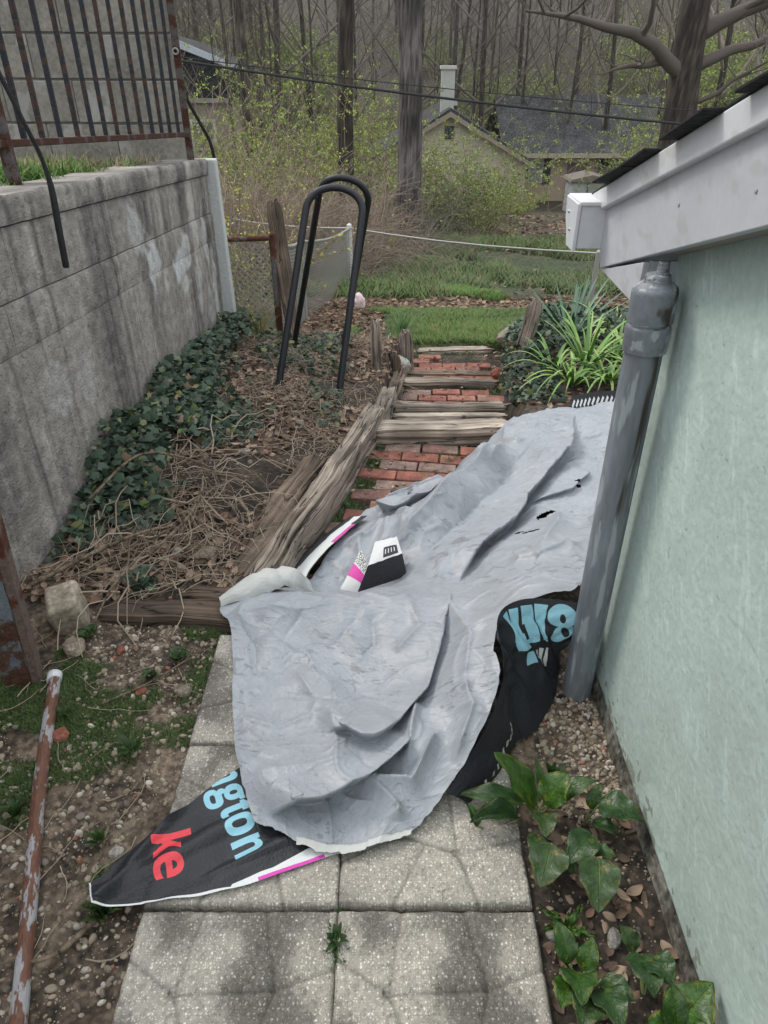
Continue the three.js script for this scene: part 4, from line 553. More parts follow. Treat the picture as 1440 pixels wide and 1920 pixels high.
// ---------------------------------------------------------------- black A-frame of bent tubes
{
  const F = thing('tube_stand', 'black steel A-frame stand of two bent tube hoops on the bed', 'stand', [-0.48, -0.15, -4.6]);
  const m = mat([0.009, 0.011, 0.016], { roughness: 0.5, bumpMap: T.fine, bumpScale: 0.0006 });
  const hoop = (a, b, c, d, r) => {                               // feet a, d; shoulders b, c (world)
    const A = V(...a), B = V(...b), C = V(...c), D = V(...d), pts = [], up = B.clone().sub(A).normalize(), dn = D.clone().sub(C).normalize(), R = 0.15;
    for (let k = 0; k <= 10; k++) pts.push(A.clone().lerp(B.clone().addScaledVector(up, -R * 0.2), k / 10));
    const top1 = B.clone().addScaledVector(up, R), top2 = C.clone().addScaledVector(dn, -R);
    const q = new THREE.CubicBezierCurve3(pts[pts.length - 1].clone(), top1, top2, C.clone().addScaledVector(dn, R * 0.2)); for (let k = 1; k <= 22; k++) pts.push(q.getPoint(k / 22));
    for (let k = 1; k <= 10; k++) pts.push(C.clone().addScaledVector(dn, R * 0.2).lerp(D, k / 10));
    const g = new Buf().tube(pts, r, 10).geo(); g.translate(0.48, 0.15, 4.6); return g;
  };
  const f = part('front_hoop', hoop([-0.679, -0.2, -4.1], [-0.455, 0.905, -4.5], [-0.125, 0.875, -4.5], [-0.292, -0.21, -4.1], 0.0215), m, F);
  part('back_hoop', hoop([-0.7, -0.27, -5.3], [-0.39, 0.955, -4.72], [-0.095, 0.895, -4.72], [-0.33, -0.33, -5.3], 0.0205), m, F);
  const br = new Buf(); br.tube([V(0.12, 1.14, 0.08), V(0.22, 1.145, 0.02), V(0.3, 1.09, -0.04)], 0.008, 6); br.tube([V(0.08, 1.09, 0.1), V(0.085, 1.1, -0.06)], 0.009, 6); br.tube([V(0.33, 1.06, 0.1), V(0.34, 1.05, -0.06)], 0.009, 6); part('hinge', br.geo(), m, F);
}

// ---------------------------------------------------------------- chain link fence
{
  const F = thing('chain_link_fence', 'rusty sagging chain link fence round the end of the yard', 'fence');
  const galv = mat([0.34, 0.34, 0.33], { metalness: 0.3, roughness: 0.6, bumpMap: T.fine, bumpScale: 0.001 }), rust = mat([0.7, 0.6, 0.55], { map: T.rust, roughness: 0.85 });
  const run = (A, B, hgt, m, sag = 0.02, r = 0.02, wr = 0.0022, step = 0.062) => {
    const a = V(...A), b = V(...B), Lh = Math.hypot(b.x - a.x, b.z - a.z), P = (s, y) => { const p = a.clone().lerp(b, s); p.y += y - sag * Math.sin(Math.PI * s); return p; };
    part('top_rail', new Buf().tube([0, 0.2, 0.4, 0.6, 0.8, 1].map((s) => P(s, 0)), r, 8).geo(), m, F);
    const w = new Buf(); for (let x = -hgt; x < Lh + hgt; x += step) for (const sg of [1, -1]) { let x0 = x, x1 = x + hgt, y0 = 0, y1 = -hgt; const cut = (xx) => (xx - x) / hgt; let s0 = 0, s1 = 1; if (x0 < 0) { s0 = cut(0); x0 = 0; } if (x1 > Lh) { s1 = cut(Lh); x1 = Lh; } if (s1 <= s0) continue; const ya = sg > 0 ? -hgt * s0 : -hgt * (1 - s0), yb = sg > 0 ? -hgt * s1 : -hgt * (1 - s1); w.tube([P(x0 / Lh, ya), P(x1 / Lh, yb)], wr, 3, false); }
    const o = part('wire_mesh', w.geo(), galv, F); o.userData.kind = 'stuff';
  };
  const post = (x, top, z, m, r = 0.028) => { const y0 = groundY(x, z) - 0.1; const g = new Buf().tube([V(x, y0, z), V(x, top, z), V(x, top + 0.012, z), V(x, top + 0.03, z)], [r, r, r * 0.8, 0.004], 10).geo(); part('post', g, m, F); };
  run([-1.25, 0.48, -5.58], [-0.842, 0.482, -5.62], 0.74, rust, 0.003, 0.02, 0.0042, 0.048); run([-0.842, 0.47, -5.62], [-0.84, 0.054, -7.5], 0.78, galv, 0.05, 0.015, 0.0026, 0.06); run([-0.84, 0.054, -7.5], [-0.517, -0.543, -11.2], 0.8, galv, 0.06, 0.015, 0.0026, 0.06);
  run([-0.517, -0.543, -11.2], [2.618, -0.401, -9], 0.72, galv, 0.05, 0.011, 0.0012, 0.08); run([2.618, -0.401, -9], [6.2, -0.3, -8.2], 0.72, galv, 0.05, 0.011, 0.0012, 0.08); run([-2.471, -0.663, -12.5], [-0.517, -0.543, -11.2], 0.8, galv, 0.04, 0.014, 0.0024, 0.07);
  post(-0.842, 0.5, -5.62, rust); post(-1.2, 0.48, -5.57, rust); post(-0.84, 0.06, -7.5, galv); post(-0.517, -0.5, -11.2, mat([0.62, 0.63, 0.63], { roughness: 0.6 }), 0.04); post(2.618, -0.39, -9, galv, 0.03); post(-2.471, -0.65, -12.5, galv); post(6.2, -0.3, -8.2, galv);
}

// ---------------------------------------------------------------- rusty post and pipe, near left
{
  const P = thing('angle_post', 'rusty grey steel angle post at the left edge beside the wall', 'post', [-1.13, -0.06, -1.62]);
  const grey1 = mat([0.42, 0.45, 0.48], { map: T.rust, roughness: 0.8, bumpMap: T.fine, bumpScale: 0.002 }), rust = mat([0.62, 0.42, 0.34], { map: T.rust, roughness: 0.9, bumpMap: T.fine, bumpScale: 0.003 });
  const g = new RoundedBoxGeometry(0.075, 1.15, 0.008, 2, 0.003); boxUV(g, 2.3); g.translate(-0.03, 0.56, 0.03); part('flange', g, mat([0.62, 0.7, 0.78], { map: T.rust, bumpMap: T.fine, bumpScale: 0.002, roughness: 0.8 }), P, 'grey painted face of the post');
  const h = new RoundedBoxGeometry(0.026, 1.15, 0.06, 2, 0.004); boxUV(h, 1.7, 0.3); h.translate(0.02, 0.56, 0.0); part('edge', h, rust, P, 'rusty edge of the post');
  P.rotation.set(0, 0.25, -0.06);
  const b = new Buf(), c = curve([[-1.04, -0.012, -1.6], [-0.924, -0.008, -1.198], [-0.826, -0.012, -0.899], [-0.735, -0.01, -0.62]]); b.tube(c.getPoints(40), 0.0185, 12);
  const tx = tex(256, 512, (u, v, o) => { const n = fbm(u * 4, v * 12, 3, 5, 4, 12), f = fbm(u * 30, v * 60, 6, 3, 30, 60), k = sstep(0.43, 0.53, n + (f - 0.5) * 0.4); o[0] = lerp(172, 112, k) + 40 * (f - 0.5); o[1] = lerp(172, 76, k) + 40 * (f - 0.5); o[2] = lerp(176, 60, k) + 40 * (f - 0.5); });
  const pipe = thing('ground_pipe', 'thin rusty white pipe lying on the gravel at the left', 'pipe', [-1.04, 0, -1.6]);
  const g2 = b.geo(); g2.translate(1.04, 0, 1.6); { const uv = g2.attributes.uv; for (let i = 0; i < uv.count; i++) uv.setXY(i, uv.getX(i) * 8, uv.getY(i) * 1.4); }
  part('tube', g2, mat([0.8, 0.8, 0.8], { map: tx, roughness: 0.7, bumpMap: T.fine, bumpScale: 0.001 }), pipe);
  const k = new Buf(); k.tube([V(-0.008, -0.012, -0.02), V(0.0, -0.012, 0.006)], 0.023, 12); part('collar', k.geo(), mat([0.62, 0.64, 0.66], { roughness: 0.6 }), pipe);
}

// ---------------------------------------------------------------- stones and fragments
function rock(seed, sx, sy, sz, det = 2, amp = 0.28) { const g = new THREE.IcosahedronGeometry(1, det), p = g.attributes.position; for (let i = 0; i < p.count; i++) { const x = p.getX(i), y = p.getY(i), z = p.getZ(i), f = 1 + amp * cen(x * 1.4 + seed * 3.1, y * 1.4 + seed, z * 1.4 + seed * 2, 3); p.setXYZ(i, x * f * sx, y * f * sy, z * f * sz); } g.computeVertexNormals(); return boxUV(g, 3); }
M.rockPale = mat([0.62, 0.58, 0.52], { map: T.grain.clone(), bumpMap: T.grain, bumpScale: 0.003 }); M.rockTan = mat([0.42, 0.35, 0.27], { bumpMap: T.grain, bumpScale: 0.004, map: T.brick }); M.rockRed = mat([0.42, 0.15, 0.1], { map: T.brick, bumpMap: T.grain, bumpScale: 0.003 }); M.rockGrey = mat([0.4, 0.39, 0.36], { map: T.brick, bumpMap: T.grain, bumpScale: 0.003 });
M.rockPale.map = T.brick;
const rocks = [
  ['stone', 'white chip of stone lying on the straw near the rotten timber', -0.711, -3.2, 0.035, 0.02, 0.028, M.rockPale], ['stone', 'white stone behind the stand at the far end of the edging timber', -0.365, -3.67, 0.03, 0.025, 0.028, M.rockPale], ['stone', 'small white stone left of the white one near the far timber end', -0.47, -3.66, 0.022, 0.018, 0.02, M.rockPale],
  ['stone', 'white stone among dead leaves beside the rotten timber end', -0.832, -2.325, 0.032, 0.02, 0.025, M.rockPale], ['stone', 'tan stone close to the near end of the rotten timber', -0.717, -2.3, 0.045, 0.028, 0.035, M.rockTan], ['brick_fragment', 'small red brick chip just left of the slab corner', -0.885, -1.751, 0.018, 0.012, 0.015, M.rockRed], ['brick_fragment', 'small red brick chip below the round weed by the slabs', -0.759, -1.562, 0.018, 0.01, 0.014, M.rockRed], ['brick_fragment', 'larger flat red brick piece beside the rusty pipe', -0.942, -1.383, 0.026, 0.013, 0.024, M.rockRed],
  ['stone', 'square tan stone next to the left slab edge', -0.626, -1.562, 0.024, 0.02, 0.022, M.rockTan], ['stone', 'pale boulder at the right end of the farthest step timber', 1.14, -6.2, 0.12, 0.1, 0.1, M.rockTan], ['stone', 'pale stone beside the short upright stakes', 0.12, -5.45, 0.09, 0.08, 0.08, M.rockPale], ['stone', 'white angular stone among dead leaves by the green wall', 0.516, -0.82, 0.016, 0.02, 0.022, M.rockPale], ['stone', 'grey tan stone at the right edge of the slab joint', 0.385, -0.83, 0.018, 0.014, 0.02, M.rockGrey],
  ['stone', 'pale rounded stone at the tip of the printed tarp corner', -0.667, -1.03, 0.02, 0.014, 0.017, M.rockPale], ['stone', 'flat tan stone at the foot of the steel post', -1.036, -1.75, 0.045, 0.03, 0.035, M.rockTan], ['stone', 'red brown stone on the grassy joint beside the lower steps', 0.9, -5.35, 0.06, 0.05, 0.05, M.rockRed], ['stone', 'round pinkish stone by the wall near the white angular stone', 0.57, -0.83, 0.012, 0.01, 0.012, M.rockTan], ['stone', 'white pebble beside the broad leaf weed under the wall', 0.545, -0.93, 0.009, 0.008, 0.009, M.rockPale], ['stone', 'white pebble left of the bare soil under the pipe', 0.43, -1.2, 0.01, 0.008, 0.01, M.rockPale]];
rocks.forEach(([n, l, x, z, a, b, c, m], i) => { const o = single(n, rock(i + 1, a, b, c, 2, 0.4), m, l, n === 'stone' ? 'stone' : 'brick piece', n === 'stone' ? 'loose stones' : 'loose brick fragments'); const onPath = x > pathL(-z) - 0.02 && x < pathL(-z) + pathW && z < -1.9; o.position.set(x, (onPath ? tread(-z) : groundY(x, z)) + b * 0.5, z); o.rotation.y = i * 1.7; });
{ const g = new RoundedBoxGeometry(0.11, 0.14, 0.15, 5, 0.02), p = g.attributes.position; for (let i = 0; i < p.count; i++) { const x = p.getX(i), y = p.getY(i), z = p.getZ(i); p.setXYZ(i, x + 0.02 * cen(y * 12, z * 12, 3), y + 0.02 * cen(x * 12, z * 12, 5), z + 0.02 * cen(x * 12, y * 12, 7)); } g.computeVertexNormals(); const o = single('concrete_lump', boxUV(g), mat([0.62, 0.54, 0.42], { map: T.brick, bumpMap: T.grain, bumpScale: 0.006 }), 'broken tan concrete lump standing between the steel post and the ivy', 'concrete'); o.position.set(-1.11, 0.02, -1.9); o.rotation.set(0.1, 0.4, 0.1); }
{ const g = rock(44, 0.05, 0.075, 0.05, 3, 0.5), o = single('pink_lump', g, mat([0.75, 0.6, 0.62], { roughness: 0.7 }), 'small pale pink lump on the leaves below the fence corner', 'litter'); o.position.set(-0.3, groundY(-0.3, -8.6) + 0.05, -8.6); o.scale.set(1.4, 1.7, 1.4); }

// scatter helper: one InstancedMesh of many small pieces nobody could count
function scatter(name, geo, m, label, category, list, colors) {
  const o = new THREE.InstancedMesh(geo, m, list.length), q = new THREE.Quaternion(), e = new THREE.Euler(), M4 = new THREE.Matrix4();
  list.forEach((it, i) => { M4.compose(V(...it.p), q.setFromEuler(e.set(...it.r)), it.s.length ? V(...it.s) : V(it.s, it.s, it.s)); o.setMatrixAt(i, M4); if (it.c) o.setColorAt(i, lin(...it.c)); });
  o.name = numbered(name); shadowOn(o); scene.add(o); return tag(o, label, category, null, 'stuff');
}
const onSlab = (x, d) => d < 1.805 && x > -0.56 && x < 0.347, inPath = (x, d) => d > 1.85 && d < 6.3 && x > pathL(d) - 0.03 && x < pathL(d) + pathW + 0.02, inWall = (x, d) => x < wallX(Math.max(0.2, d)) + 0.01 && d < 5.6, inHouse = (x, d) => x > 0.645 && d < 1.66;
const blocked = (x, d) => onSlab(x, d) || inPath(x, d) || inWall(x, d) || inHouse(x, d);
{ // gravel and pebbles
  const R = rngOf(11), L = []; const tone = () => { const k = R(), q = 0.75 + R() * 0.5; return k < 0.55 ? [0.34 * q, 0.28 * q, 0.21 * q] : k < 0.75 ? [0.5 * q, 0.46 * q, 0.39 * q] : k < 0.97 ? [0.22 * q, 0.185 * q, 0.15 * q] : [0.34, 0.15, 0.1]; };
  const put = (x, d, s) => { if (blocked(x, d)) return; const z = -d; L.push({ p: [x, groundY(x, z) + s * 0.15, z], r: [R() * 6, R() * 6, R() * 6], s: [s * (0.7 + R() * 0.7), s * (0.5 + R() * 0.4), s * (0.7 + R() * 0.6)], c: tone() }); };
  for (let k = 0; k < 7500; k++) { const x = -1.35 + R() * 0.82, d = 0.45 + R() * 1.5; if (vn(x * 5, d * 5, 71) < 0.38) continue; put(x, d, 0.0014 + 0.0085 * Math.pow(R(), 4)); }
  for (let k = 0; k < 900; k++) { const x = 0.35 + R() * 0.3, d = 0.5 + R() * 1.2; put(x, d, 0.0015 + 0.004 * R() * R()); }
  for (let k = 0; k < 700; k++) { const d = 1.12 + R() * 0.52, x = 0.64 - Math.pow(R(), 1.4) * 0.16 * (1 + (d - 1.12)); put(x, d, 0.003 + 0.005 * R()); }
  for (let k = 0; k < 500; k++) { const x = -1.2 + R() * 1.2, d = 2 + R() * 3; put(x, d, 0.003 + 0.009 * R() * R()); }
  scatter('gravel', rock(3, 1, 1, 1, 1, 0.35), mat([1, 1, 1], { roughness: 0.85, bumpMap: T.grain, bumpScale: 0.001 }), 'loose gravel and pebbles strewn over the bare soil', 'gravel', L);
}
// dead leaf: a curled oval
function leafCard(n = 6, w = 0.5, curl = 0.35, lob = 0) { return grid(n, 4, (s, t) => { const a = (t - 0.5) * 2, wd = w * Math.pow(Math.sin(Math.PI * clamp(0.04 + s * 0.94)), 0.8) * (1 - lob * 0.5 * (1 + Math.sin(s * 19))); return V(a * wd * 0.5, curl * (a * a * 0.22 + (s - 0.5) * (s - 0.5) * 0.8), s - 0.5); }); }
{
  const R = rngOf(21), L = []; const tone = () => { const k = R(), q = 0.75 + R() * 0.5; return k < 0.45 ? [0.19 * q, 0.125 * q, 0.088 * q] : k < 0.8 ? [0.33 * q, 0.245 * q, 0.18 * q] : [0.11, 0.075, 0.057]; };
  const put = (x, d, s, y = 0) => { if (inWall(x, d) || inHouse(x, d) || onSlab(x, d)) return; const z = -d, gy = inPath(x, d) ? tread(d) + 0.004 : groundY(x, z); L.push({ p: [x, gy + s * 0.12 + y, z], r: [(R() - 0.5) * 1.1, R() * 6.28, (R() - 0.5) * 1.1], s: [s, s * (R() < 0.3 ? -1 : 1), s], c: tone() }); };
  for (let k = 0; k < 5200; k++) { const d = 2.0 + R() * 4.2, x = wallX(d) + R() * (pathL(d) - wallX(d)); if (vn(x * 3, d * 3, 5) < 0.3) continue; put(x, d, 0.022 + R() * 0.038, R() * 0.015); }
  for (let k = 0; k < 130; k++) { const x = 0.36 + R() * 0.28, d = 0.55 + R() * 0.65; put(x, d, 0.018 + R() * 0.03); }
  for (let k = 0; k < 300; k++) { const d = 3.0 + R() * 3.2, x = pathL(d) + R() * pathW; put(x, d, 0.018 + R() * 0.02); }
  for (let k = 0; k < 900; k++) { const d = 3.9 + R() * 3, x = 0.9 + R() * 1.7; put(x, d, 0.03 + R() * 0.03); }
  for (let k = 0; k < 1900; k++) { const d = 8.4 + R() * 1.1 + (R() < 0.15 ? R() * 4 : 0), x = -0.6 + R() * 4.2; put(x, d, 0.05 + R() * 0.04); }
  for (let k = 0; k < 1600; k++) { const d = 6.4 + R() * 3.2, x = -0.9 + R() * 0.9; put(x, d, 0.045 + R() * 0.04); }
  for (let k = 0; k < 3000; k++) { const d = 16 + R() * 14, x = -5 + R() * 14; put(x, d, 0.09 + R() * 0.08); }
  scatter('leaf_litter', leafCard(8, 0.6, 0.55, 0.08), mat([1, 1, 1], { roughness: 0.95 }), 'brown fallen leaves scattered over the beds and lawn', 'dead leaves', L);
}
// straw and dead vines over the bed
{
  const R = rngOf(31), b = new Buf(); b.c = [];
  const stem = (x, d, len, r, col, hgt) => { const a = R() * 6.28, z = -d; let yaw = a, p = V(x, groundY(x, z) + 0.008 + R() * 0.02, z); const pts = []; const n = 7; for (let k = 0; k < n; k++) { pts.push(p.clone()); yaw += (R() - 0.5) * 0.9; p = p.clone().add(V(Math.cos(yaw) * len / n, 0, Math.sin(yaw) * len / n)); p.y = groundY(p.x, p.z) + 0.008 + hgt * Math.sin((k + 1) / n * Math.PI) * (0.4 + R() * 0.8); const dd = -p.z; if (p.x < wallX(dd) + 0.02) p.x = wallX(dd) + 0.02; } const c0 = b.p.length / 3; b.tube(pts, (t) => r * (1 - 0.6 * t), 4, false); for (let k = c0; k < b.p.length / 3; k++) b.c.push(...col); };
  const tone = () => { const k = 0.7 + R() * 0.6; return R() < 0.65 ? [0.42 * k, 0.345 * k, 0.265 * k] : [0.23 * k, 0.18 * k, 0.135 * k]; };
  for (let k = 0; k < 1900; k++) { const d = 2.1 + R() * 3.9, x = wallX(d) + 0.06 + R() * (pathL(d) - wallX(d) - 0.2); const cl = vn(x * 3.2, d * 3.2, 41); if (cl < 0.34) continue; stem(x, d, 0.12 + R() * 0.3, 0.0012 + R() * 0.0016, tone(), 0.03 + R() * 0.05); }
  for (let k = 0; k < 46; k++) { const d = 2.0 + R() * 1.4, x = wallX(d) + 0.1 + R() * 0.45; stem(x, d, 0.3 + R() * 0.35, 0.003 + R() * 0.003, tone(), 0.06 + R() * 0.1); }
  for (let k = 0; k < 60; k++) { const d = 0.5 + R() * 1.4, x = -1.3 + R() * 0.7; if (blocked(x, d)) continue; stem(x, d, 0.1 + R() * 0.2, 0.0012 + R() * 0.001, tone(), 0.006); }
  const o = single('dead_vines', b.geo(), mat([1, 1, 1], { vertexColors: true }), 'tangle of dry straw and dead vine stems over the left bed', 'dead vines', null, 'stuff');
}
const sticks = [['long pale bent root reaching from the ivy to the soil strip', [[-1.28, 0.03, -2.02], [-1.08, 0.06, -2.2], [-0.95, 0.07, -2.3], [-0.86, 0.02, -2.42]], 0.009], ['pale forked root curving over the leaves near the rotten timber', [[-0.92, 0.0, -2.25], [-0.8, 0.06, -2.42], [-0.77, 0.1, -2.56], [-0.8, 0.08, -2.72]], 0.008], ['thin pale stick hanging down over the dark timber', [[-0.93, 0.06, -2.12], [-0.97, 0.05, -1.98], [-1.0, 0.0, -1.86]], 0.006], ['long thin twig lying across the gravel beside the slabs', [[-0.86, -0.015, -1.5], [-0.72, -0.01, -1.6], [-0.56, 0.0, -1.77]], 0.003], ['curved pale stick on the moss beside the rusty pipe', [[-0.66, -0.015, -0.86], [-0.72, -0.005, -0.78], [-0.82, -0.012, -0.76]], 0.007], ['thin pale twig running up the gravel beside the printed corner', [[-0.7, -0.015, -1.0], [-0.7, -0.005, -1.12], [-0.66, -0.01, -1.25], [-0.69, -0.015, -1.36]], 0.003], ['grey branch arching over the ivy beside the wall', [[-1.22, 0.1, -2.5], [-1.05, 0.2, -2.7], [-0.88, 0.16, -2.75], [-0.78, 0.04, -2.85]], 0.007]];
sticks.forEach(([l, p, r], i) => { const pts = p.map(([x, y, z]) => [x, Math.max(y, groundY(x, z) + r), z]); single('dry_stick', new Buf().tube(curve(pts).getPoints(18), (t) => r * (1 - 0.5 * t) * (1 + 0.15 * Math.sin(t * 40)), 7).geo(), mat([0.4, 0.34, 0.27], { map: T.wood }), l, 'stick', 'dry sticks and roots'); });

// ---------------------------------------------------------------- ground plants
function ivyLeaf() { const b = new Buf(), A = [-90, -52, -18, 18, 52, 90, 128, 162, 198, 232], Rr = [0.34, 0.42, 0.36, 0.5, 0.36, 0.62, 0.36, 0.5, 0.36, 0.42]; const c = b.vert(0, 0.03, -0.05, 0.5, 0.5), v = A.map((a, i) => { const r = a * Math.PI / 180; return b.vert(Math.cos(r) * Rr[i], -0.07 * (i % 2 ? 1 : 0.2), -Math.sin(r) * Rr[i], 0.5 + Math.cos(r) * Rr[i], 0.5 + Math.sin(r) * Rr[i]); }); for (let i = 0; i < 10; i++) b.tri(c, v[i], v[(i + 1) % 10]); return b.geo(); }
const leafMat = (o = {}) => new THREE.MeshPhysicalMaterial({ color: 0xffffff, roughness: 0.6, side: THREE.DoubleSide, ...o });
{
  const R = rngOf(61), L = [], Rt = []; const tone = () => { const k = 0.65 + R() * 0.7, q = R(); return q < 0.8 ? [0.036 * k, 0.066 * k, 0.04 * k] : q < 0.92 ? [0.085 * k, 0.11 * k, 0.065 * k] : q < 0.97 ? [0.13, 0.16, 0.05] : [0.19, 0.13, 0.08]; };
  const put = (arr, x, d, h, s) => { const z = -d, y = groundY(x, z); arr.push({ p: [x, y + 0.01 + h * Math.pow(R(), 0.6), z], r: [(R() - 0.35) * 1.9, R() * 6.28, (R() - 0.5) * 1.9], s: s * (0.45 + Math.pow(R(), 1.5) * 1.1), c: tone() }); };
  for (let k = 0; k < 15000; k++) {
    const d = 2.05 + R() * 3.5, off = Math.pow(R(), 1.3) * 0.6, x = wallX(d) + 0.03 + off, n = fbm(x * 2.3, d * 2.3, 83, 3);
    const band = sstep(0.4, 0.06, off + (n - 0.5) * 1.5) * (d < 2.9 ? sstep(2.3, 2.9, d) * 0.8 + 0.08 : d > 4 ? 0.55 : 1); if (R() > band) continue; if (x > pathL(d) - 0.35) continue;
    put(L, x, d, 0.02 + 0.22 * sstep(0.55, 0.05, off) * sstep(2.2, 3.0, d) * (0.5 + n), 0.042);
  }
  for (let k = 0; k < 1500; k++) { const d = 3.6 + R() * 2.3, x = -0.95 + R() * 0.7; if (fbm(x * 3, d * 3, 91, 3) < 0.52 || x > pathL(d) - 0.1) continue; put(L, x, d, 0.05, 0.035); }
  for (let k = 0; k < 60; k++) { const a = R() * 6.28, r = R() * 0.07; put(L, -0.9 + Math.cos(a) * r, 2.1 + Math.sin(a) * r, 0.05, 0.04); }
  scatter('ivy', ivyLeaf(), leafMat(), 'dark green ivy climbing from the bed at the foot of the concrete wall', 'ivy', L);
  for (let k = 0; k < 9000; k++) { const d = 4.0 + R() * 2.4, x = 0.86 + R() * 1.7, n = fbm(x * 2, d * 2, 97, 3); if (n < 0.36 || x < pathL(d) + pathW + 0.02) continue; if (x > 1.1 && d < 4.75) continue; put(Rt, x, d, 0.04 + 0.26 * sstep(0.8, 1.15, x) * n * sstep(4.0, 4.7, d), 0.042); }
  scatter('ivy', ivyLeaf(), leafMat(), 'dark ground ivy covering the bank right of the brick steps', 'ivy', Rt);
}
function tuft(n, seed, spread = 0.35, bend = 0.5, wd = 0.05) { const b = new Buf(), R = rngOf(seed); for (let k = 0; k < n; k++) { const a = R() * 6.28, h = 0.6 + R() * 0.5, w = wd * (0.7 + R() * 0.6), ca = Math.cos(a), sa = Math.sin(a), x0 = (R() - 0.5) * spread, z0 = (R() - 0.5) * spread, bd = bend * (0.3 + R()); let pr = null; for (let s = 0; s <= 3; s++) { const t = s / 3, ww = w * (1 - t * 0.92), ox = x0 + ca * bd * t * t, oz = z0 + sa * bd * t * t, y = h * t * (1 - 0.18 * bd * t), l = b.vert(ox - sa * ww, y, oz + ca * ww), r = b.vert(ox + sa * ww, y, oz - ca * ww); if (pr) b.quad(pr[0], pr[1], r, l); pr = [l, r]; } } return b.geo(); }
{
  const R = rngOf(71), near = [], far = [], terr = [], moss = [];
  const put = (arr, x, d, s, c, y) => arr.push({ p: [x, (y ?? groundY(x, -d)) - 0.004, -d], r: [(R() - 0.5) * 0.2, R() * 6.28, (R() - 0.5) * 0.2], s: [s * (0.8 + R() * 0.5), s * (0.7 + R() * 0.7), s * (0.8 + R() * 0.5)], c });
  for (let k = 0; k < 13000; k++) { const d = 6.25 + R() * 2.1, x = -0.35 + R() * 3.9, n = fbm(x * 1.3, d * 1.3, 55, 3); if (x < 0.1 && n < 0.5) continue; const ed = Math.min(sstep(6.2, 6.6, d), sstep(8.6, 7.9, d)); if (fbm(x * 2.1, d * 2.1, 66, 3) > 0.36 + 0.6 * ed) continue; const k2 = 0.8 + R() * 0.5; put(near, x, d, 0.05 + 0.03 * n, R() < 0.1 ? [0.24, 0.2, 0.1] : [lerp(0.07, 0.12, n) * k2, lerp(0.13, 0.2, n) * k2, 0.038 * k2]); }
  for (let k = 0; k < 4000; k++) { const x = -0.3 + R() * 2.2, d = 9.3 + R() * 1.5 - x * 0.3, k2 = 0.8 + R() * 0.5; { const e2 = d + x * 0.3 - 9.3, ed = Math.min(sstep(0, 0.6, e2), sstep(1.5, 0.8, e2), sstep(1.9, 1.2, x)); if (fbm(x * 1.6, d * 2.0, 58, 3) > 0.25 + 0.4 * ed) continue; } put(near, x, d, 0.08, R() < 0.1 ? [0.24, 0.2, 0.1] : [0.105 * k2, 0.2 * k2, 0.038 * k2]); }
  for (let k = 0; k < 700; k++) { const d = 4.3 + R() * 2, x = pathL(d) + R() * pathW; if (fbm(x * 4, d * 3, 15, 2) < 0.56) continue; put(near, x, d, 0.035, [0.07, 0.13, 0.03], tread(d) - 0.02); }
  for (let k = 0; k < 260; k++) { const d = 2.6 + R() * 1.0, x = pathL(d) + 0.02 + R() * 0.1; put(near, x, d, 0.03, [0.06, 0.12, 0.03], tread(d) - 0.02); }
  for (let k = 0; k < 220; k++) { const a = R() * 6.28, r = Math.sqrt(R()) * 0.12; put(near, 0.42 + Math.cos(a) * r * 1.6, 3.42 + Math.sin(a) * r * 0.6, 0.03, [0.07, 0.13, 0.03], -0.225); }
  for (let k = 0; k < 30000; k++) { const d = 9.4 + Math.pow(R(), 0.9) * 11, x = -1.5 + R() * 9.5; if (fbm(x * 0.5, d * 0.5, 59, 4) < 0.36 + 0.2 * sstep(14.5, 20, d)) continue; const k2 = 0.7 + R() * 0.6; put(far, x, d, 0.11 + 0.003 * d, R() < 0.16 ? [0.2, 0.165, 0.09] : [0.09 * k2, 0.145 * k2, 0.04 * k2]); }
  for (let k = 0; k < 1500; k++) { const d = 2.2 + R() * 2.7, x = wallX(d) - 0.17 - R() * 0.7; if (fbm(x * 3, d * 2, 19, 2) < 0.4) continue; const k2 = 0.8 + R() * 0.5, dry = d > 4.0 && R() < 0.6; put(terr, x, d, 0.06 + R() * 0.05, dry ? [0.3, 0.24, 0.15] : [0.1 * k2, 0.2 * k2, 0.035 * k2], wallTop(d) - 0.05); }
  for (let k = 0; k < 16000; k++) { const x = -1.3 + R() * 0.78, d = 0.45 + R() * 1.5, n = fbm(x * 1.7, -d * 1.7, 21, 4), n2 = fbm(x * 6, -d * 6, 25, 3); if (n + (n2 - 0.5) * 0.6 < 0.64 || blocked(x, d)) continue; const k2 = 0.7 + R() * 0.7; put(moss, x, d, 0.008 + 0.01 * R(), [0.06 * k2, 0.1 * k2, 0.025 * k2]); }
  for (let k = 0; k < 90; k++) { const d = 0.5 + R() * 0.46, x = -0.106 + (R() - 0.5) * 0.012; put(moss, x, d, 0.008 + 0.008 * R(), [0.05, 0.1, 0.025], -0.016); }
  for (let k = 0; k < 26; k++) { const a = R() * 6.28, r = Math.sqrt(R()) * 0.03; put(moss, -0.108 + Math.cos(a) * r * 0.5, 0.8 + Math.sin(a) * r * 1.6, 0.012 + 0.008 * R(), [0.05, 0.1, 0.025], -0.01); }
  const gm = leafMat({ roughness: 0.75 });
  scatter('lawn_grass', tuft(9, 5, 1.2, 0.7, 0.06), gm, 'bright short grass of the lawn at the foot of the steps', 'grass', near);
  scatter('meadow_grass', tuft(9, 6, 1.6, 0.8, 0.07), gm, 'dull patchy grass beyond the fence under the big tree', 'grass', far);
  scatter('terrace_grass', tuft(9, 7, 1.0, 0.8, 0.05), gm, 'green grass under the iron railing on top of the wall', 'grass', terr);
  scatter('moss', tuft(10, 8, 1.6, 0.9, 0.14), gm, 'low dark moss and grass tufts on the gravel and slab joint', 'moss', moss);
}
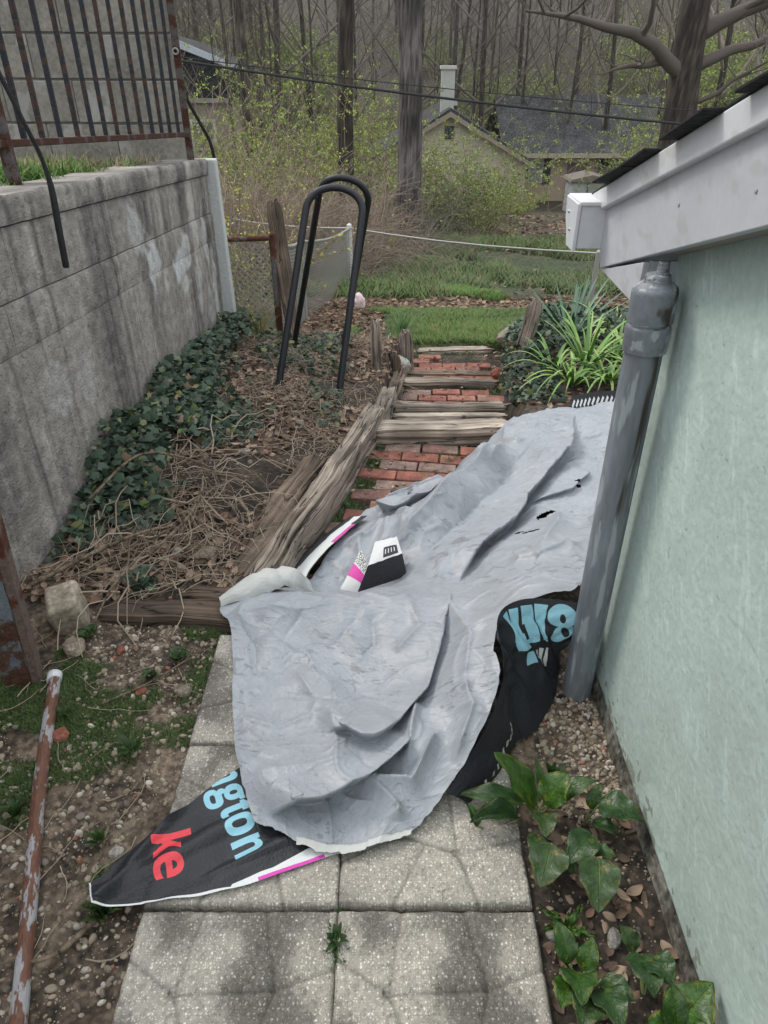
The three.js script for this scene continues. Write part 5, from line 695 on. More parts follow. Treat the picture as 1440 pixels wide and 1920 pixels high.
// broad leaves: a blade from base to tip with a midrib fold, waved margin and veined print
const leafTex = tex(256, 256, (u, v, o) => { const c = Math.abs(u - 0.5) * 2, rib = sstep(0.045, 0.0, c), s = Math.abs(((v * 9 - c * 2.2) % 1 + 1) % 1 - 0.5), vein = sstep(0.07, 0.0, s) * (1 - c * 0.6), n = fbm(u * 8, v * 8, 3, 4); const k = 0.72 + 0.5 * (n - 0.5); const yl = sstep(0.62, 0.72, fbm(u * 5, v * 5, 31, 4)), k2 = k + 0.25 * (fbm(u * 26, v * 26, 8, 2) - 0.5); o[0] = 165 * k2 + 90 * rib + 48 * vein + 70 * yl; o[1] = 195 * k2 + 60 * rib + 40 * vein + 16 * yl; o[2] = 150 * k2 + 60 * rib + 34 * vein; });
const leafMats = [[0.12, 0.24, 0.05], [0.08, 0.18, 0.055], [0.16, 0.3, 0.05], [0.14, 0.215, 0.09]].map((c) => leafMat({ color: lin(...c), map: leafTex, bumpMap: leafTex, bumpScale: 0.003, roughness: 0.42 }));
function blade(a, b, w, o = {}) {                                  // a base, b tip, w full width; o.arch raises the middle
  const A = V(...a), B = V(...b), L = A.distanceTo(B), dir = B.clone().sub(A).normalize(), side = V(0, 1, 0).cross(dir); if (side.length() < 0.05) side.set(1, 0, 0); side.normalize(); if (o.twist) side.applyAxisAngle(dir, o.twist); const nrm = dir.clone().cross(side).normalize(); if (nrm.y < 0) nrm.negate();
  const sd = o.seed ?? 1, shape = o.shape ?? 0.75;
  return grid(14, 8, (s, t) => { const q = (t - 0.5) * 2, prof = Math.pow(Math.sin(Math.PI * Math.pow(clamp(s * 0.985 + 0.012), shape)), 0.75), wd = w * 0.5 * prof * (1 + 0.06 * cen(s * 9, sd + q, 3)); return A.clone().lerp(B, s).addScaledVector(side, q * wd).addScaledVector(nrm, (o.arch ?? 0.12) * L * Math.sin(Math.PI * s) + (o.fold ?? 0.25) * Math.abs(q) * wd + (o.wave ?? 0.07) * w * q * q * Math.sin(s * 15 + sd * 2 + (q > 0 ? 1 : 0))); }, (s, t) => [t, s]);
}
function plant(name, label, category, p, leaves, group) { const g = thing(name, label, category, p, group); leaves.forEach((l, i) => { const geo = blade(l[0], l[1], l[2], { seed: i + 1, ...(l[4] || {}) }); geo.translate(-p[0], -p[1], -p[2]); part('leaf', geo, leafMats[l[3] ?? i % 3], g); const A = V(p[0] + (l[0][0] - p[0]) * 0.2, groundY(p[0], p[2]), p[2] + (l[0][2] - p[2]) * 0.2), B = V(...l[0]); if (A.distanceTo(B) > 0.025) { const st = new Buf().tube(curve([A.toArray(), A.clone().lerp(B, 0.5).add(V(0, 0.012, 0)).toArray(), B.toArray()]).getPoints(8), 0.0026, 6).geo(); st.translate(-p[0], -p[1], -p[2]); part('stalk', st, M.stalk, g); } }); return g; }
M.stalk = mat([0.16, 0.2, 0.08], { roughness: 0.6 });
const gDock = 'broad leaved weeds along the green wall';
plant('dock_weed', 'broad leaved weed with tall upright leaf at the corner of the slabs', 'weed', [0.4, -0.03, -1.13], [[[0.39, 0.02, -1.125], [0.282, 0.16, -1.185], 0.085, 2, { arch: 0.05 }], [[0.415, 0.03, -1.12], [0.468, 0.12, -1.155], 0.085, 2, { shape: 0.9 }], [[0.36, 0.02, -1.135], [0.195, 0.03, -1.152], 0.06, 1], [[0.45, 0.03, -1.14], [0.541, 0.09, -1.154], 0.055, 0], [[0.405, 0.02, -1.11], [0.395, 0.05, -1.02], 0.062, 3], [[0.42, 0.0, -1.16], [0.4, 0.08, -1.23], 0.03, 0], [[0.44, 0.0, -1.15], [0.47, 0.06, -1.2], 0.028, 0]], gDock);
plant('dock_weed', 'single wide leaved weed touching the green wall', 'weed', [0.52, -0.03, -1.11], [[[0.545, 0.05, -1.11], [0.64, 0.06, -1.06], 0.085, 1, { shape: 0.6 }], [[0.53, 0.02, -1.12], [0.56, 0.07, -1.16], 0.04, 0], [[0.53, 0.01, -1.09], [0.58, 0.03, -1.04], 0.04, 1]], gDock);
plant('dock_weed', 'low weed with two rounded leaves at the slab edge', 'weed', [0.4, -0.03, -1.0], [[[0.38, 0.03, -1.04], [0.355, 0.03, -0.98], 0.045, 3, { shape: 0.6 }], [[0.405, 0.05, -1.005], [0.36, 0.035, -0.905], 0.095, 3, { shape: 0.6, arch: 0.05, fold: 0.1 }], [[0.42, 0.04, -0.99], [0.45, 0.03, -0.94], 0.04, 1]], gDock);
plant('dock_weed', 'weed with a large heart shaped leaf in the middle of the soil strip', 'weed', [0.5, -0.03, -0.99], [[[0.505, 0.06, -1.02], [0.43, 0.05, -0.955], 0.075, 1, { shape: 0.65 }], [[0.495, 0.09, -0.945], [0.472, 0.06, -0.835], 0.095, 3, { shape: 0.55, arch: 0.06, fold: 0.12 }], [[0.5, 0.03, -1.0], [0.55, 0.05, -0.97], 0.04, 0]], gDock);
plant('dock_weed', 'thick clump of broad leaves spilling over the slab corner', 'weed', [0.42, -0.03, -0.7], [[[0.4, 0.03, -0.73], [0.385, 0.1, -0.64], 0.075, 0], [[0.39, 0.04, -0.74], [0.37, 0.08, -0.81], 0.05, 0], [[0.38, 0.05, -0.7], [0.345, 0.08, -0.64], 0.06, 2], [[0.42, 0.05, -0.68], [0.375, 0.08, -0.6], 0.075, 3, { shape: 0.6 }], [[0.44, 0.05, -0.69], [0.455, 0.09, -0.6], 0.075, 1, { shape: 0.6 }], [[0.45, 0.04, -0.71], [0.5, 0.06, -0.66], 0.05, 1], [[0.42, 0.03, -0.73], [0.445, 0.07, -0.78], 0.045, 2]], gDock);
plant('dock_weed', 'weed with a wide rounded leaf beside the wall below dead leaves', 'weed', [0.55, -0.03, -0.7], [[[0.545, 0.05, -0.755], [0.54, 0.07, -0.665], 0.08, 1, { shape: 0.55, fold: 0.1 }], [[0.56, 0.05, -0.75], [0.585, 0.07, -0.685], 0.07, 1, { shape: 0.6 }], [[0.54, 0.03, -0.77], [0.51, 0.06, -0.81], 0.045, 3]], gDock);
plant('dock_weed', 'large bright clump of leaves at the foot of the wall nearest the viewer', 'weed', [0.575, -0.03, -0.58], [[[0.575, 0.06, -0.62], [0.645, 0.12, -0.67], 0.085, 2, { shape: 0.65 }], [[0.57, 0.05, -0.61], [0.565, 0.11, -0.675], 0.07, 0], [[0.56, 0.05, -0.6], [0.49, 0.1, -0.6], 0.07, 2], [[0.58, 0.06, -0.58], [0.63, 0.12, -0.56], 0.075, 0], [[0.56, 0.06, -0.57], [0.52, 0.11, -0.53], 0.07, 2]], gDock);
plant('curled_leaf', 'curled dark leaf lying on the slab beside the tarp', 'leaf', [0.27, 0.0, -1.08], [[[0.34, 0.01, -1.095], [0.215, 0.03, -1.075], 0.06, 1, { fold: 1.3, arch: 0.1 }], [[0.235, 0.012, -1.075], [0.212, 0.045, -1.12], 0.03, 0, { fold: 1 }]], null);
// small rosettes
function rosette(name, label, x, z, y, n, len, w, tilt, mats, group, o = {}) { const R = rngOf(Math.round((x * 71 + z * 131) * 100) >>> 0), L = []; for (let k = 0; k < n; k++) { const a = k / n * 6.28 + R() * 0.7, l = len * (0.65 + R() * 0.6), t = tilt * (0.6 + R() * 0.8); L.push([[x + Math.cos(a) * 0.006, y + 0.004, z + Math.sin(a) * 0.006], [x + Math.cos(a) * l * Math.cos(t), y + l * Math.sin(t) + 0.008, z + Math.sin(a) * l * Math.cos(t)], w * (0.8 + R() * 0.4), mats[Math.floor(R() * mats.length)], o]); } return plant(name, label, 'weed', [x, y - 0.005, z], L, group); }
const gw = 'small weeds in the gravel';
for (const [x, z, n, l, w, t, lab] of [[-0.678, -1.709, 7, 0.045, 0.04, 0.6, 'round leaved weed close to the top corner of the left slab'], [-0.747, -1.625, 6, 0.038, 0.034, 0.6, 'smaller round leaved weed left of the slab edge'], [-1.014, -1.811, 7, 0.05, 0.04, 0.5, 'round leaved weed at the foot of the steel post'], [-0.717, -1.336, 12, 0.06, 0.012, 0.5, 'spiky rosette weed beside the slab joint'], [-0.956, -1.462, 9, 0.045, 0.013, 0.6, 'spiky weed beside the top of the rusty pipe'], [-0.965, -1.133, 11, 0.055, 0.016, 0.8, 'grassy clump at the left edge behind the rusty pipe'], [-0.646, -0.872, 12, 0.06, 0.012, 0.9, 'grassy weed in front of the printed tarp corner'], [-0.72, -1.06, 10, 0.045, 0.012, 0.7, 'tiny weed between rusty pipe and printed corner']]) rosette('small_weed', lab, x, z, groundY(x, z), n, l, w, t, w > 0.03 ? [1, 3] : [0, 1], gw);
rosette('small_weed', 'feathery pale green weed by the slab joint under the wall', 0.41, -0.83, -0.02, 16, 0.065, 0.014, 0.5, [2], gw, { wave: 0.5 });
rosette('small_weed', 'small upright weed at the pebbles below the tarp', 0.46, -1.24, -0.03, 7, 0.05, 0.02, 0.9, [0, 1], gw);
rosette('small_weed', 'green seedling growing against the pale edging timber', -0.2, -3.3, -0.2, 6, 0.07, 0.035, 0.9, [2, 3], gw);
rosette('small_weed', 'leafy sprig growing in the joint between the two slab columns', -0.105, -0.81, -0.01, 8, 0.035, 0.014, 0.5, [1], gw);

// strap leaved plants on the right bank
M.strap = [[0.15, 0.29, 0.055], [0.1, 0.21, 0.048], [0.22, 0.34, 0.09]].map((c) => leafMat({ color: lin(...c), roughness: 0.55 })); M.yucca = [[0.055, 0.12, 0.075], [0.075, 0.15, 0.09]].map((c) => leafMat({ color: lin(...c), roughness: 0.5 })); M.varieg = [[0.5, 0.55, 0.3], [0.25, 0.36, 0.12]].map((c) => leafMat({ color: lin(...c), roughness: 0.55 }));
function strapPlant(name, label, x, z, n, len, w, up, mats, group, droop = 0.6) { const y = groundY(x, z), g = thing(name, label, 'plant', [x, y, z], group), R = rngOf(Math.round(x * 500 - z * 900) >>> 0); for (let k = 0; k < n; k++) { const a = R() * 6.28, l = len * (0.6 + R() * 0.55), u = up * (0.75 + R() * 0.5), dr = droop * (0.5 + R()), ca = Math.cos(a), sa = Math.sin(a), wd = w * (0.7 + R() * 0.5); const geo = grid(8, 2, (s, t) => { const q = (t - 0.5) * 2, out = l * (Math.cos(u) * s + 0.3 * dr * s * s), h = l * (Math.sin(u) * s - dr * 0.62 * s * s * s), ww = wd * 0.5 * Math.pow(1 - s, 0.55) * (0.5 + 0.5 * sstep(0, 0.2, s)); return V(ca * (out + 0.02) - sa * q * ww, h + 0.2 * Math.abs(q) * ww * 2, sa * (out + 0.02) + ca * q * ww); }); part('leaf', geo, mats[Math.floor(R() * mats.length)], g); } return g; }
[[1.22, -4.3, 'daylily clump right behind the top of the tarp'], [1.45, -4.32, 'daylily clump beside the grey pipe above the tarp'], [1.36, -4.55, 'upright daylily clump in the middle of the bank'], [1.66, -4.42, 'daylily clump half hidden by the grey pipe'], [1.14, -4.55, 'small daylily clump at the edge of the ivy'], [1.6, -4.7, 'daylily clump behind the others near the striped plant']].forEach(([x, z, l], i) => strapPlant('daylily', 'bright green ' + l, x, z, i === 4 ? 18 : 32, i === 2 ? 0.5 : 0.36, 0.026, 0.9, M.strap, 'daylilies on the bank', i === 2 ? 0.4 : 0.75));
strapPlant('yucca', 'dark blue green spiky yucca standing in the ivy', 1.42, -5.3, 30, 0.55, 0.035, 0.7, M.yucca, null, 0.1);
strapPlant('striped_grass', 'pale yellow striped plant beside the yucca', 1.78, -5.35, 26, 0.46, 0.03, 0.9, M.varieg, null, 0.9);
strapPlant('grass_clump', 'tuft of tall thin blades rising on the lawn left of the path end', 0.18, -6.75, 40, 0.3, 0.01, 1.2, [M.yucca[1], M.strap[1]], null, 0.3);
strapPlant('grass_clump', 'dry yellow grass tuft at the foot of the chain link fence', -0.98, -5.5, 50, 0.4, 0.008, 1.2, [mat([0.34, 0.3, 0.12]), mat([0.25, 0.25, 0.1])], null, 0.3);

// ---------------------------------------------------------------- far houses
function gable(name, pts, z0, z1, m, parent, label) { const g = new THREE.ExtrudeGeometry(new THREE.Shape(pts.map(([x, y]) => new THREE.Vector2(x, y))), { depth: z1 - z0, bevelEnabled: false }); g.translate(0, 0, z0); return part(name, boxUV(g, 0.4), m, parent, label); }
function bxp(name, w, h, d, x, y, z, m, parent, label, ry = 0) { const g = new RoundedBoxGeometry(w, h, d, 1, Math.min(w, h, d) * 0.06); boxUV(g, 0.5); const o = part(name, g, m, parent, label); o.position.set(x, y, z); o.rotation.y = ry; return o; }
{
  const Hs = thing('far_house', 'low cream house with dark grey roof below the wooded hill', 'house', [8, -5.1, -40]);
  const cream = mat([0.66, 0.6, 0.47], { map: T.stuccoCol }), pink = mat([0.62, 0.47, 0.38], { map: T.stuccoCol }), roofM = mat([0.24, 0.245, 0.27], { map: T.shingle, bumpMap: T.grain, bumpScale: 0.02 }), trim = mat([0.4, 0.35, 0.28]), dark = mat([0.035, 0.05, 0.05]), glass = mat([0.25, 0.29, 0.3], { roughness: 0.15 });
  // main body and its roof (ridge along x)
  bxp('wall', 9.5, 2.5, 5.5, 3.2, 1.2, -3.4, pink, Hs);
  const roof = part('roof', (() => { const s = new THREE.Shape([[0.9, 2.3], [0.9, 2.5], [-3.6, 4.85], [-8.2, 2.5], [-8.2, 2.3], [-3.6, 4.62]].map(([z, y]) => new THREE.Vector2(z, y))), g = new THREE.ExtrudeGeometry(s, { depth: 10.4, bevelEnabled: false }); g.applyMatrix4(new THREE.Matrix4().set(0, 0, 1, -2, 0, 1, 0, 0, 1, 0, 0, -0.8, 0, 0, 0, 1)); g.computeVertexNormals(); return boxUV(g, 0.4); })(), roofM, Hs, 'wide dark grey shingle roof');
  for (let r = 0; r < 9; r++) bxp('shingle_course', 10.42, 0.035, 0.56, 3.2, 2.56 + r * 0.26, 0.0 - 0.22 - r * 0.5, roofM, roof).rotation.x = 0.48;
  bxp('fascia', 10.5, 0.2, 0.05, 3.2, 2.4, 0.13, trim, roof);
  const wn = bxp('window', 0.75, 1.15, 0.08, -0.12, 1.62, -0.62, mat([0.6, 0.6, 0.56]), Hs); for (const sx of [-1, 1]) bxp('shutter', 0.38, 1.2, 0.07, sx * 0.58, 0, 0.02, dark, wn); for (const [sx, sy] of [[-1, 1], [1, 1], [-1, -1], [1, -1]]) bxp('pane', 0.3, 0.5, 0.03, sx * 0.17, sy * 0.27, 0.04, glass, wn);
  const w2 = bxp('window', 1.2, 1.0, 0.08, 3.6, 1.75, -0.62, mat([0.3, 0.3, 0.28]), Hs); bxp('pane', 1.05, 0.85, 0.03, 0, 0, 0.04, dark, w2);
  const dr = bxp('door', 0.95, 2.0, 0.08, 2.0, 1.0, -0.62, mat([0.2, 0.16, 0.13]), Hs); bxp('handle', 0.06, 0.06, 0.06, 0.36, 0, 0.06, trim, dr);
  // cream gable wing coming forward on the left
  gable('wing', [[-8.5, -0.2], [-1.1, -0.2], [-1.1, 2.35], [-4.9, 4.35], [-8.5, 2.35]], -4.5, 2.0, cream, Hs, 'cream gable wing');
  const wr = gable('wing_roof', [[-8.9, 2.2], [-8.9, 2.36], [-4.9, 4.62], [-0.7, 2.3], [-0.7, 2.14], [-4.9, 4.42]], -4.6, 2.3, roofM, Hs);
  gable('verge_board', [[-8.9, 2.1], [-8.9, 2.26], [-4.9, 4.48], [-0.72, 2.22], [-0.72, 2.04], [-4.9, 4.26]], 2.3, 2.36, mat([0.3, 0.26, 0.21]), wr);
  bxp('vent', 0.45, 0.55, 0.08, -4.9, 3.6, 2.02, dark, Hs); const w3 = bxp('window', 1.3, 1.1, 0.08, -3.6, 1.4, 2.02, mat([0.55, 0.55, 0.5]), Hs); bxp('pane', 1.1, 0.9, 0.03, 0, 0, 0.04, glass, w3);
  const ch = bxp('chimney', 0.62, 2.3, 0.62, -5.0, 5.0, 1.0, mat([0.62, 0.62, 0.58], { map: T.stuccoCol }), Hs, 'white chimney'); bxp('chimney_cap', 0.74, 0.14, 0.74, 0, 1.2, 0, mat([0.55, 0.55, 0.52]), ch);
}
{ const S = thing('garden_shed', 'small pale grey shed standing in front of the far house', 'shed', [9.7, -4.85, -37]); const grey1 = mat([0.42, 0.45, 0.47]), gr = mat([0.1, 0.14, 0.12]), pale = mat([0.34, 0.36, 0.33]); bxp('wall', 1.75, 1.6, 1.5, 0, 0.7, 0, grey1, S); gable('roof', [[-1.02, 1.45], [-0.95, 1.55], [0, 1.75], [1.0, 1.55], [1.02, 1.45]], -0.85, 0.85, mat([0.2, 0.17, 0.15]), S); const d = bxp('door', 0.95, 1.35, 0.05, 0.34, 0.68, 0.77, pale, S); bxp('door_frame', 0.07, 1.4, 0.06, -0.5, 0, 0.01, gr, d); bxp('door_frame', 0.07, 1.4, 0.06, 0.5, 0, 0.01, gr, d); bxp('handle', 0.05, 0.12, 0.05, 0.3, 0, 0.05, gr, d); }
{ const Hs = thing('dark_house', 'dark gabled house with pale roof edge behind the railing', 'house', [-8, -3.4, -32]); const dk = mat([0.1, 0.105, 0.13], { map: T.shingle }), pale = mat([0.5, 0.55, 0.62]), br = mat([0.36, 0.3, 0.25], { map: T.stuccoCol }); gable('gable', [[-4.6, 3.55], [2.1, 3.55], [2.1, 4.5], [0.3, 5.25], [-1.3, 5.6], [-4.6, 4.3]], -4, 0, dk, Hs, 'dark slate gable'); const rf = gable('roof', [[-5, 4.2], [-5, 4.4], [-1.3, 5.85], [0.3, 5.42], [2.4, 4.62], [2.4, 4.42], [0.3, 5.2], [-1.3, 5.6]], -4.2, 0.25, dk, Hs); gable('verge_board', [[-1.3, 5.62], [-1.3, 5.88], [0.35, 5.46], [2.45, 4.66], [2.4, 4.5], [0.3, 5.22]], 0.25, 0.31, pale, rf); bxp('wall', 6.2, 3.8, 3.8, -1.2, 1.66, -2, br, Hs); const w = bxp('window', 1.0, 1.1, 0.08, 0.8, 2.3, -0.08, mat([0.5, 0.5, 0.48]), Hs); bxp('pane', 0.8, 0.9, 0.03, 0, 0, 0.04, mat([0.12, 0.14, 0.15], { roughness: 0.2 }), w); bxp('eave_board', 6.5, 0.16, 0.1, -1.2, 3.5, 0.02, mat([0.28, 0.26, 0.24]), Hs); }
// utility pole and wires
{ const P = thing('utility_pole', 'thin pale pole rising behind the white chimney', 'pole', [3.6, -5.1, -43]); part('shaft', new Buf().tube([V(0, 0, 0), V(0.02, 9.2, 0)], [0.14, 0.1], 10).geo(), mat([0.36, 0.36, 0.33], { map: T.bark }), P); part('insulator', at(new THREE.CylinderGeometry(0.09, 0.1, 0.3, 10), 0.16, 4.6, 0.1), mat([0.6, 0.6, 0.58]), P); }
[['thick black overhead cable crossing in front of the trees', [[-9.5, 2.3, -14.4], [-3.328, 1.538, -14], [0, 1.118, -14], [5.746, 0.576, -14], [14, 0.1, -14.4]], 0.02], ['thin overhead wire just above the thick cable', [[-9.5, 2.25, -14], [-2.843, 1.54, -14], [0, 1.24, -14], [5.7, 0.8, -14], [14, 0.4, -14]], 0.0075]].forEach(([l, p, r]) => { const o = single('overhead_cable', new Buf().tube(curve(p).getPoints(60), r, 6, false).geo(), mat([0.03, 0.032, 0.035]), l, 'cable', 'overhead cables'); });

// ---------------------------------------------------------------- trees
M.bark = mat([0.3, 0.265, 0.235], { map: T.bark, bumpMap: T.bark, bumpScale: 0.03 }); M.barkGrey = mat([0.42, 0.4, 0.41], { map: T.bark, bumpMap: T.bark, bumpScale: 0.02 }); M.barkDark = mat([0.22, 0.185, 0.16], { map: T.bark, bumpMap: T.bark, bumpScale: 0.03 });
const twigMats = [[0.15, 0.13, 0.115], [0.2, 0.17, 0.145], [0.12, 0.1, 0.09]].map((c) => mat(c));
function limb(b, R, p, dir, len, r, depth, o) {                    // a limb with its side branches, recursive
  const n = r > 0.05 ? 7 : r > 0.012 ? 4 : 3, pts = [p.clone()], d = dir.clone(); let q = p.clone();
  for (let k = 0; k < n; k++) { d.add(V((R() - 0.5) * o.wob, (R() - 0.5) * o.wob + o.up, (R() - 0.5) * o.wob)).normalize(); q = q.clone().addScaledVector(d, len / n); pts.push(q); }
  b.tube(pts, (t) => r * (1 - 0.9 * t), r > 0.05 ? 8 : r > 0.02 ? 5 : 3, false);
  if (depth <= 0) return;
  const m = o.kids[Math.min(o.kids.length - 1, depth - 1)];
  for (let k = 0; k < m; k++) { const t = 0.25 + 0.75 * (k + R()) / m, i = Math.min(n - 1, Math.floor(t * n)), a = R() * 6.28, ax = V(Math.cos(a), 0.1 + R() * 0.5, Math.sin(a)); limb(b, R, pts[i].clone().lerp(pts[i + 1], t * n - i > 1 ? 1 : t * n - i), d.clone().multiplyScalar(0.55).addScaledVector(ax, o.spread).normalize(), len * (0.42 + R() * 0.25), Math.max(0.004, r * (1 - 0.8 * t) * 0.55), depth - 1, o); }
}
function treeGeo(seed, h, r, o = {}) {
  const R = rngOf(seed), tb = new Buf(), cb = new Buf(), O = { wob: 0.22, up: 0.06, kids: [5, 5, 6], spread: 0.8, start: 0.35, ...o }, pts = []; const n = 14; let q = V(0, -0.4, 0), d = V(O.lean?.[0] ?? (R() - 0.5) * 0.12, 1, O.lean?.[1] ?? (R() - 0.5) * 0.12).normalize();
  for (let k = 0; k <= n; k++) { pts.push(q.clone()); d.add(V((R() - 0.5) * 0.07, 0.06, (R() - 0.5) * 0.07)).normalize(); q = q.clone().addScaledVector(d, (h + 0.4) / n); }
  tb.tube(pts, (t) => r * (1 - 0.75 * t) + (t < 0.08 ? r * 0.35 * Math.pow(1 - t / 0.08, 2) : 0), r > 0.15 ? 18 : 8, false);
  const m = O.limbs ?? 9; for (let k = 0; k < m; k++) { const t = O.start + (1 - O.start) * (k + R() * 0.8) / m, i = Math.min(n - 1, Math.floor(t * n)), a = k * 2.4 + R(); limb(cb, R, pts[i].clone().lerp(pts[i + 1], clamp(t * n - i)), V(Math.cos(a), 0.5 + R() * 0.7, Math.sin(a)).normalize(), h * (0.3 + R() * 0.15) * (1.25 - t * 0.6), r * (1 - 0.75 * t) * 0.55, O.depth ?? 2, O); }
  for (const L of O.extra ?? []) limb(cb, R, V(...L[0]), V(...L[1]).normalize(), L[2], L[3], L[4] ?? 2, O);
  return [tb.geo(), cb.geo()];
}
function uvScale(g, a, b) { const u = g.attributes.uv; for (let i = 0; i < u.count; i++) u.setXY(i, u.getX(i) * a, u.getY(i) * b); return g; }
function tree(name, label, p, seed, h, r, o, m1, m2, group) { const t = thing(name, label, 'tree', p, group), [a, b] = treeGeo(seed, h, r, o); part('trunk', uvScale(a, 0.8, 0.5), m1, t); part('crown', b, m2, t); return t; }
tree('tall_tree', 'tall straight grey trunk on the lawn in front of the far house', [0.5, -2.1, -16.5], 401, 17, 0.28, { start: 0.42, lean: [0.03, 0], limbs: 8 }, M.barkGrey, twigMats[0], 'large trees');
tree('tall_tree', 'tall dark trunk standing in the brush left of the grey one', [-0.95, -2.6, -20], 402, 16, 0.235, { start: 0.45, lean: [0.0, 0], limbs: 8 }, M.barkDark, twigMats[2], 'large trees');
tree('tall_tree', 'slim brown trunk beside the dark house on the left', [-4.35, -3.4, -26], 403, 15, 0.23, { start: 0.5, lean: [0.02, 0], limbs: 8 }, M.bark, twigMats[1], 'large trees');
tree('tall_tree', 'massive rugged tree with heavy crooked limbs above the green building', [7.5, -2.75, -20], 404, 12, 0.5, { start: 0.5, lean: [-0.06, 0.02], limbs: 7, wob: 0.6, depth: 3, kids: [4, 4, 5], extra: [[[-0.25, 3.9, 0.1], [-1, 0.6, 0.2], 4.6, 0.2, 3], [[-0.9, 4.25, 0.2], [-1, -0.15, 0.5], 1.6, 0.11, 2], [[-0.2, 4.1, 0.1], [1, 0.25, 0.2], 3.4, 0.15, 3], [[-0.25, 4.7, 0], [1, 0.9, 0.1], 4, 0.2, 3], [[-0.3, 5.0, 0], [-0.6, 1, 0.2], 4, 0.2, 3], [[-0.2, 3.4, 0.1], [0.9, -0.05, 0.6], 2.6, 0.07, 2]] }, M.barkDark, twigMats[2], 'large trees');
{ // bare wood on the hillside: a few kinds, each copied with its parts
  const protos = [0, 1, 2, 3, 4, 5].map((k) => treeGeo(500 + k, [13, 15, 11, 17, 9, 12][k], [0.11, 0.15, 0.085, 0.17, 0.07, 0.1][k], { start: [0.12, 0.2, 0.1, 0.22, 0.08, 0.15][k], limbs: 14, depth: 2, kids: [6, 6, 6], wob: 0.34 }));
  const gm = [M.bark, M.barkDark, mat([0.3, 0.28, 0.25], { map: T.bark })]; let src = []; const R = rngOf(515), spots = [];
  for (let k = 0; k < 92; k++) { const d = 44 + Math.pow(R(), 0.8) * 52, half = d * 0.56; spots.push([(R() * 2 - 1) * half, d]); }
  for (let k = 0; k < 26; k++) spots.push([-14 + R() * 34, 41 + R() * 10]);
  for (const s of [[-7.5, 24], [-2.4, 30], [-5.4, 29], [12.5, 30], [14.5, 27], [16, 34], [-10.5, 30]]) spots.push(s);
  spots.forEach(([x, d], i) => { const k = i % 6, y = groundY(x, -d) - 0.1; let t; if (!src[k]) { t = thing('forest_tree', '', 'tree', [0, 0, 0]); part('trunk', uvScale(protos[k][0], 1, 0.5), gm[k % 3], t); part('crown', protos[k][1], twigMats[k % 3], t); src[k] = t; } else { t = src[k].clone(); t.name = numbered('forest_tree'); scene.add(t); } tag(t, 'bare slender tree of the wood on the hillside behind the houses', 'tree', 'bare trees of the hillside wood'); t.position.set(x, y, -d); t.rotation.y = R() * 6.28; const s = 0.8 + R() * 0.5; t.scale.set(s, s, s); });
}
// shrubs: stems and, where in bud, small leaves
function shrub(name, label, p, seed, o, stemMat, leafM, group) {
  const R = rngOf(seed), b = new Buf(), f = new Buf(), t = thing(name, label, 'shrub', p, group), { n = 60, h = 1.5, w = 1, r = 0.01, leaves = 0, ls = 0.05, arch = 0.5, twigs = 4 } = o; if (leaves) f.c = [];
  const tips = [];
  for (let k = 0; k < n; k++) { const a = R() * 6.28, rr = Math.sqrt(R()) * w * 0.45; let q = V(Math.cos(a) * rr, -0.05, Math.sin(a) * rr); const d = V(Math.cos(a) * (0.2 + R() * 0.7), 0.8 + R() * 0.6, Math.sin(a) * (0.2 + R() * 0.7)).normalize(), len = h * (0.6 + R() * 0.6), pts = [q]; for (let s = 0; s < 6; s++) { d.add(V((R() - 0.5) * 0.5, -arch * 0.28 * R() * 2, (R() - 0.5) * 0.5)).normalize(); q = q.clone().addScaledVector(d, len / 6); pts.push(q); tips.push(q); } b.tube(pts, (u) => r * (1 - 0.75 * u), 4, false);
    for (let s = 0; s < twigs; s++) { const i = 1 + Math.floor(R() * 5); let e = pts[i].clone(); const dd = V(R() - 0.5, R() * 0.8 - 0.15, R() - 0.5).normalize(), tp = [e]; for (let u = 0; u < 3; u++) { dd.add(V((R() - 0.5) * 0.7, (R() - 0.5) * 0.5, (R() - 0.5) * 0.7)).normalize(); e = e.clone().addScaledVector(dd, len * 0.1); tp.push(e); tips.push(e); } b.tube(tp, r * 0.4, 3, false); } }
  part('stems', b.geo(), stemMat, t);
  for (let k = 0; k < leaves; k++) { const c = tips[Math.floor(R() * tips.length)], x = c.x + (R() - 0.5) * ls * 5, y = c.y + (R() - 0.5) * ls * 4, z = c.z + (R() - 0.5) * ls * 5, u = V(R() - 0.5, R() - 0.5, R() - 0.5).normalize(), v = V(R() - 0.5, R() - 0.5, R() - 0.5).cross(u).normalize(), s = ls * (0.6 + R() * 0.8), k2 = 0.7 + R() * 0.6, i0 = f.vert(x - u.x * s, y - u.y * s, z - u.z * s), i1 = f.vert(x + v.x * s * 0.5, y + v.y * s * 0.5, z + v.z * s * 0.5), i2 = f.vert(x + u.x * s, y + u.y * s, z + u.z * s), i3 = f.vert(x - v.x * s * 0.5, y - v.y * s * 0.5, z - v.z * s * 0.5); f.quad(i0, i1, i2, i3); for (let m = 0; m < 4; m++) f.c.push(k2, k2, k2); }
  if (leaves) { const o2 = part('foliage', f.geo(), leafM, t); o2.userData.kind = 'stuff'; }
  return t;
}
const bud = (c) => leafMat({ color: lin(...c), vertexColors: true, roughness: 0.8 });
const yg = bud([0.3, 0.38, 0.07]), yg2 = bud([0.25, 0.33, 0.08]), dg = bud([0.1, 0.15, 0.05]), og = bud([0.22, 0.26, 0.09]);
const brown = mat([0.29, 0.225, 0.18]), brown2 = mat([0.36, 0.29, 0.23]), greyTw = mat([0.2, 0.175, 0.15]);
const G = (x, d) => groundY(x, -d);
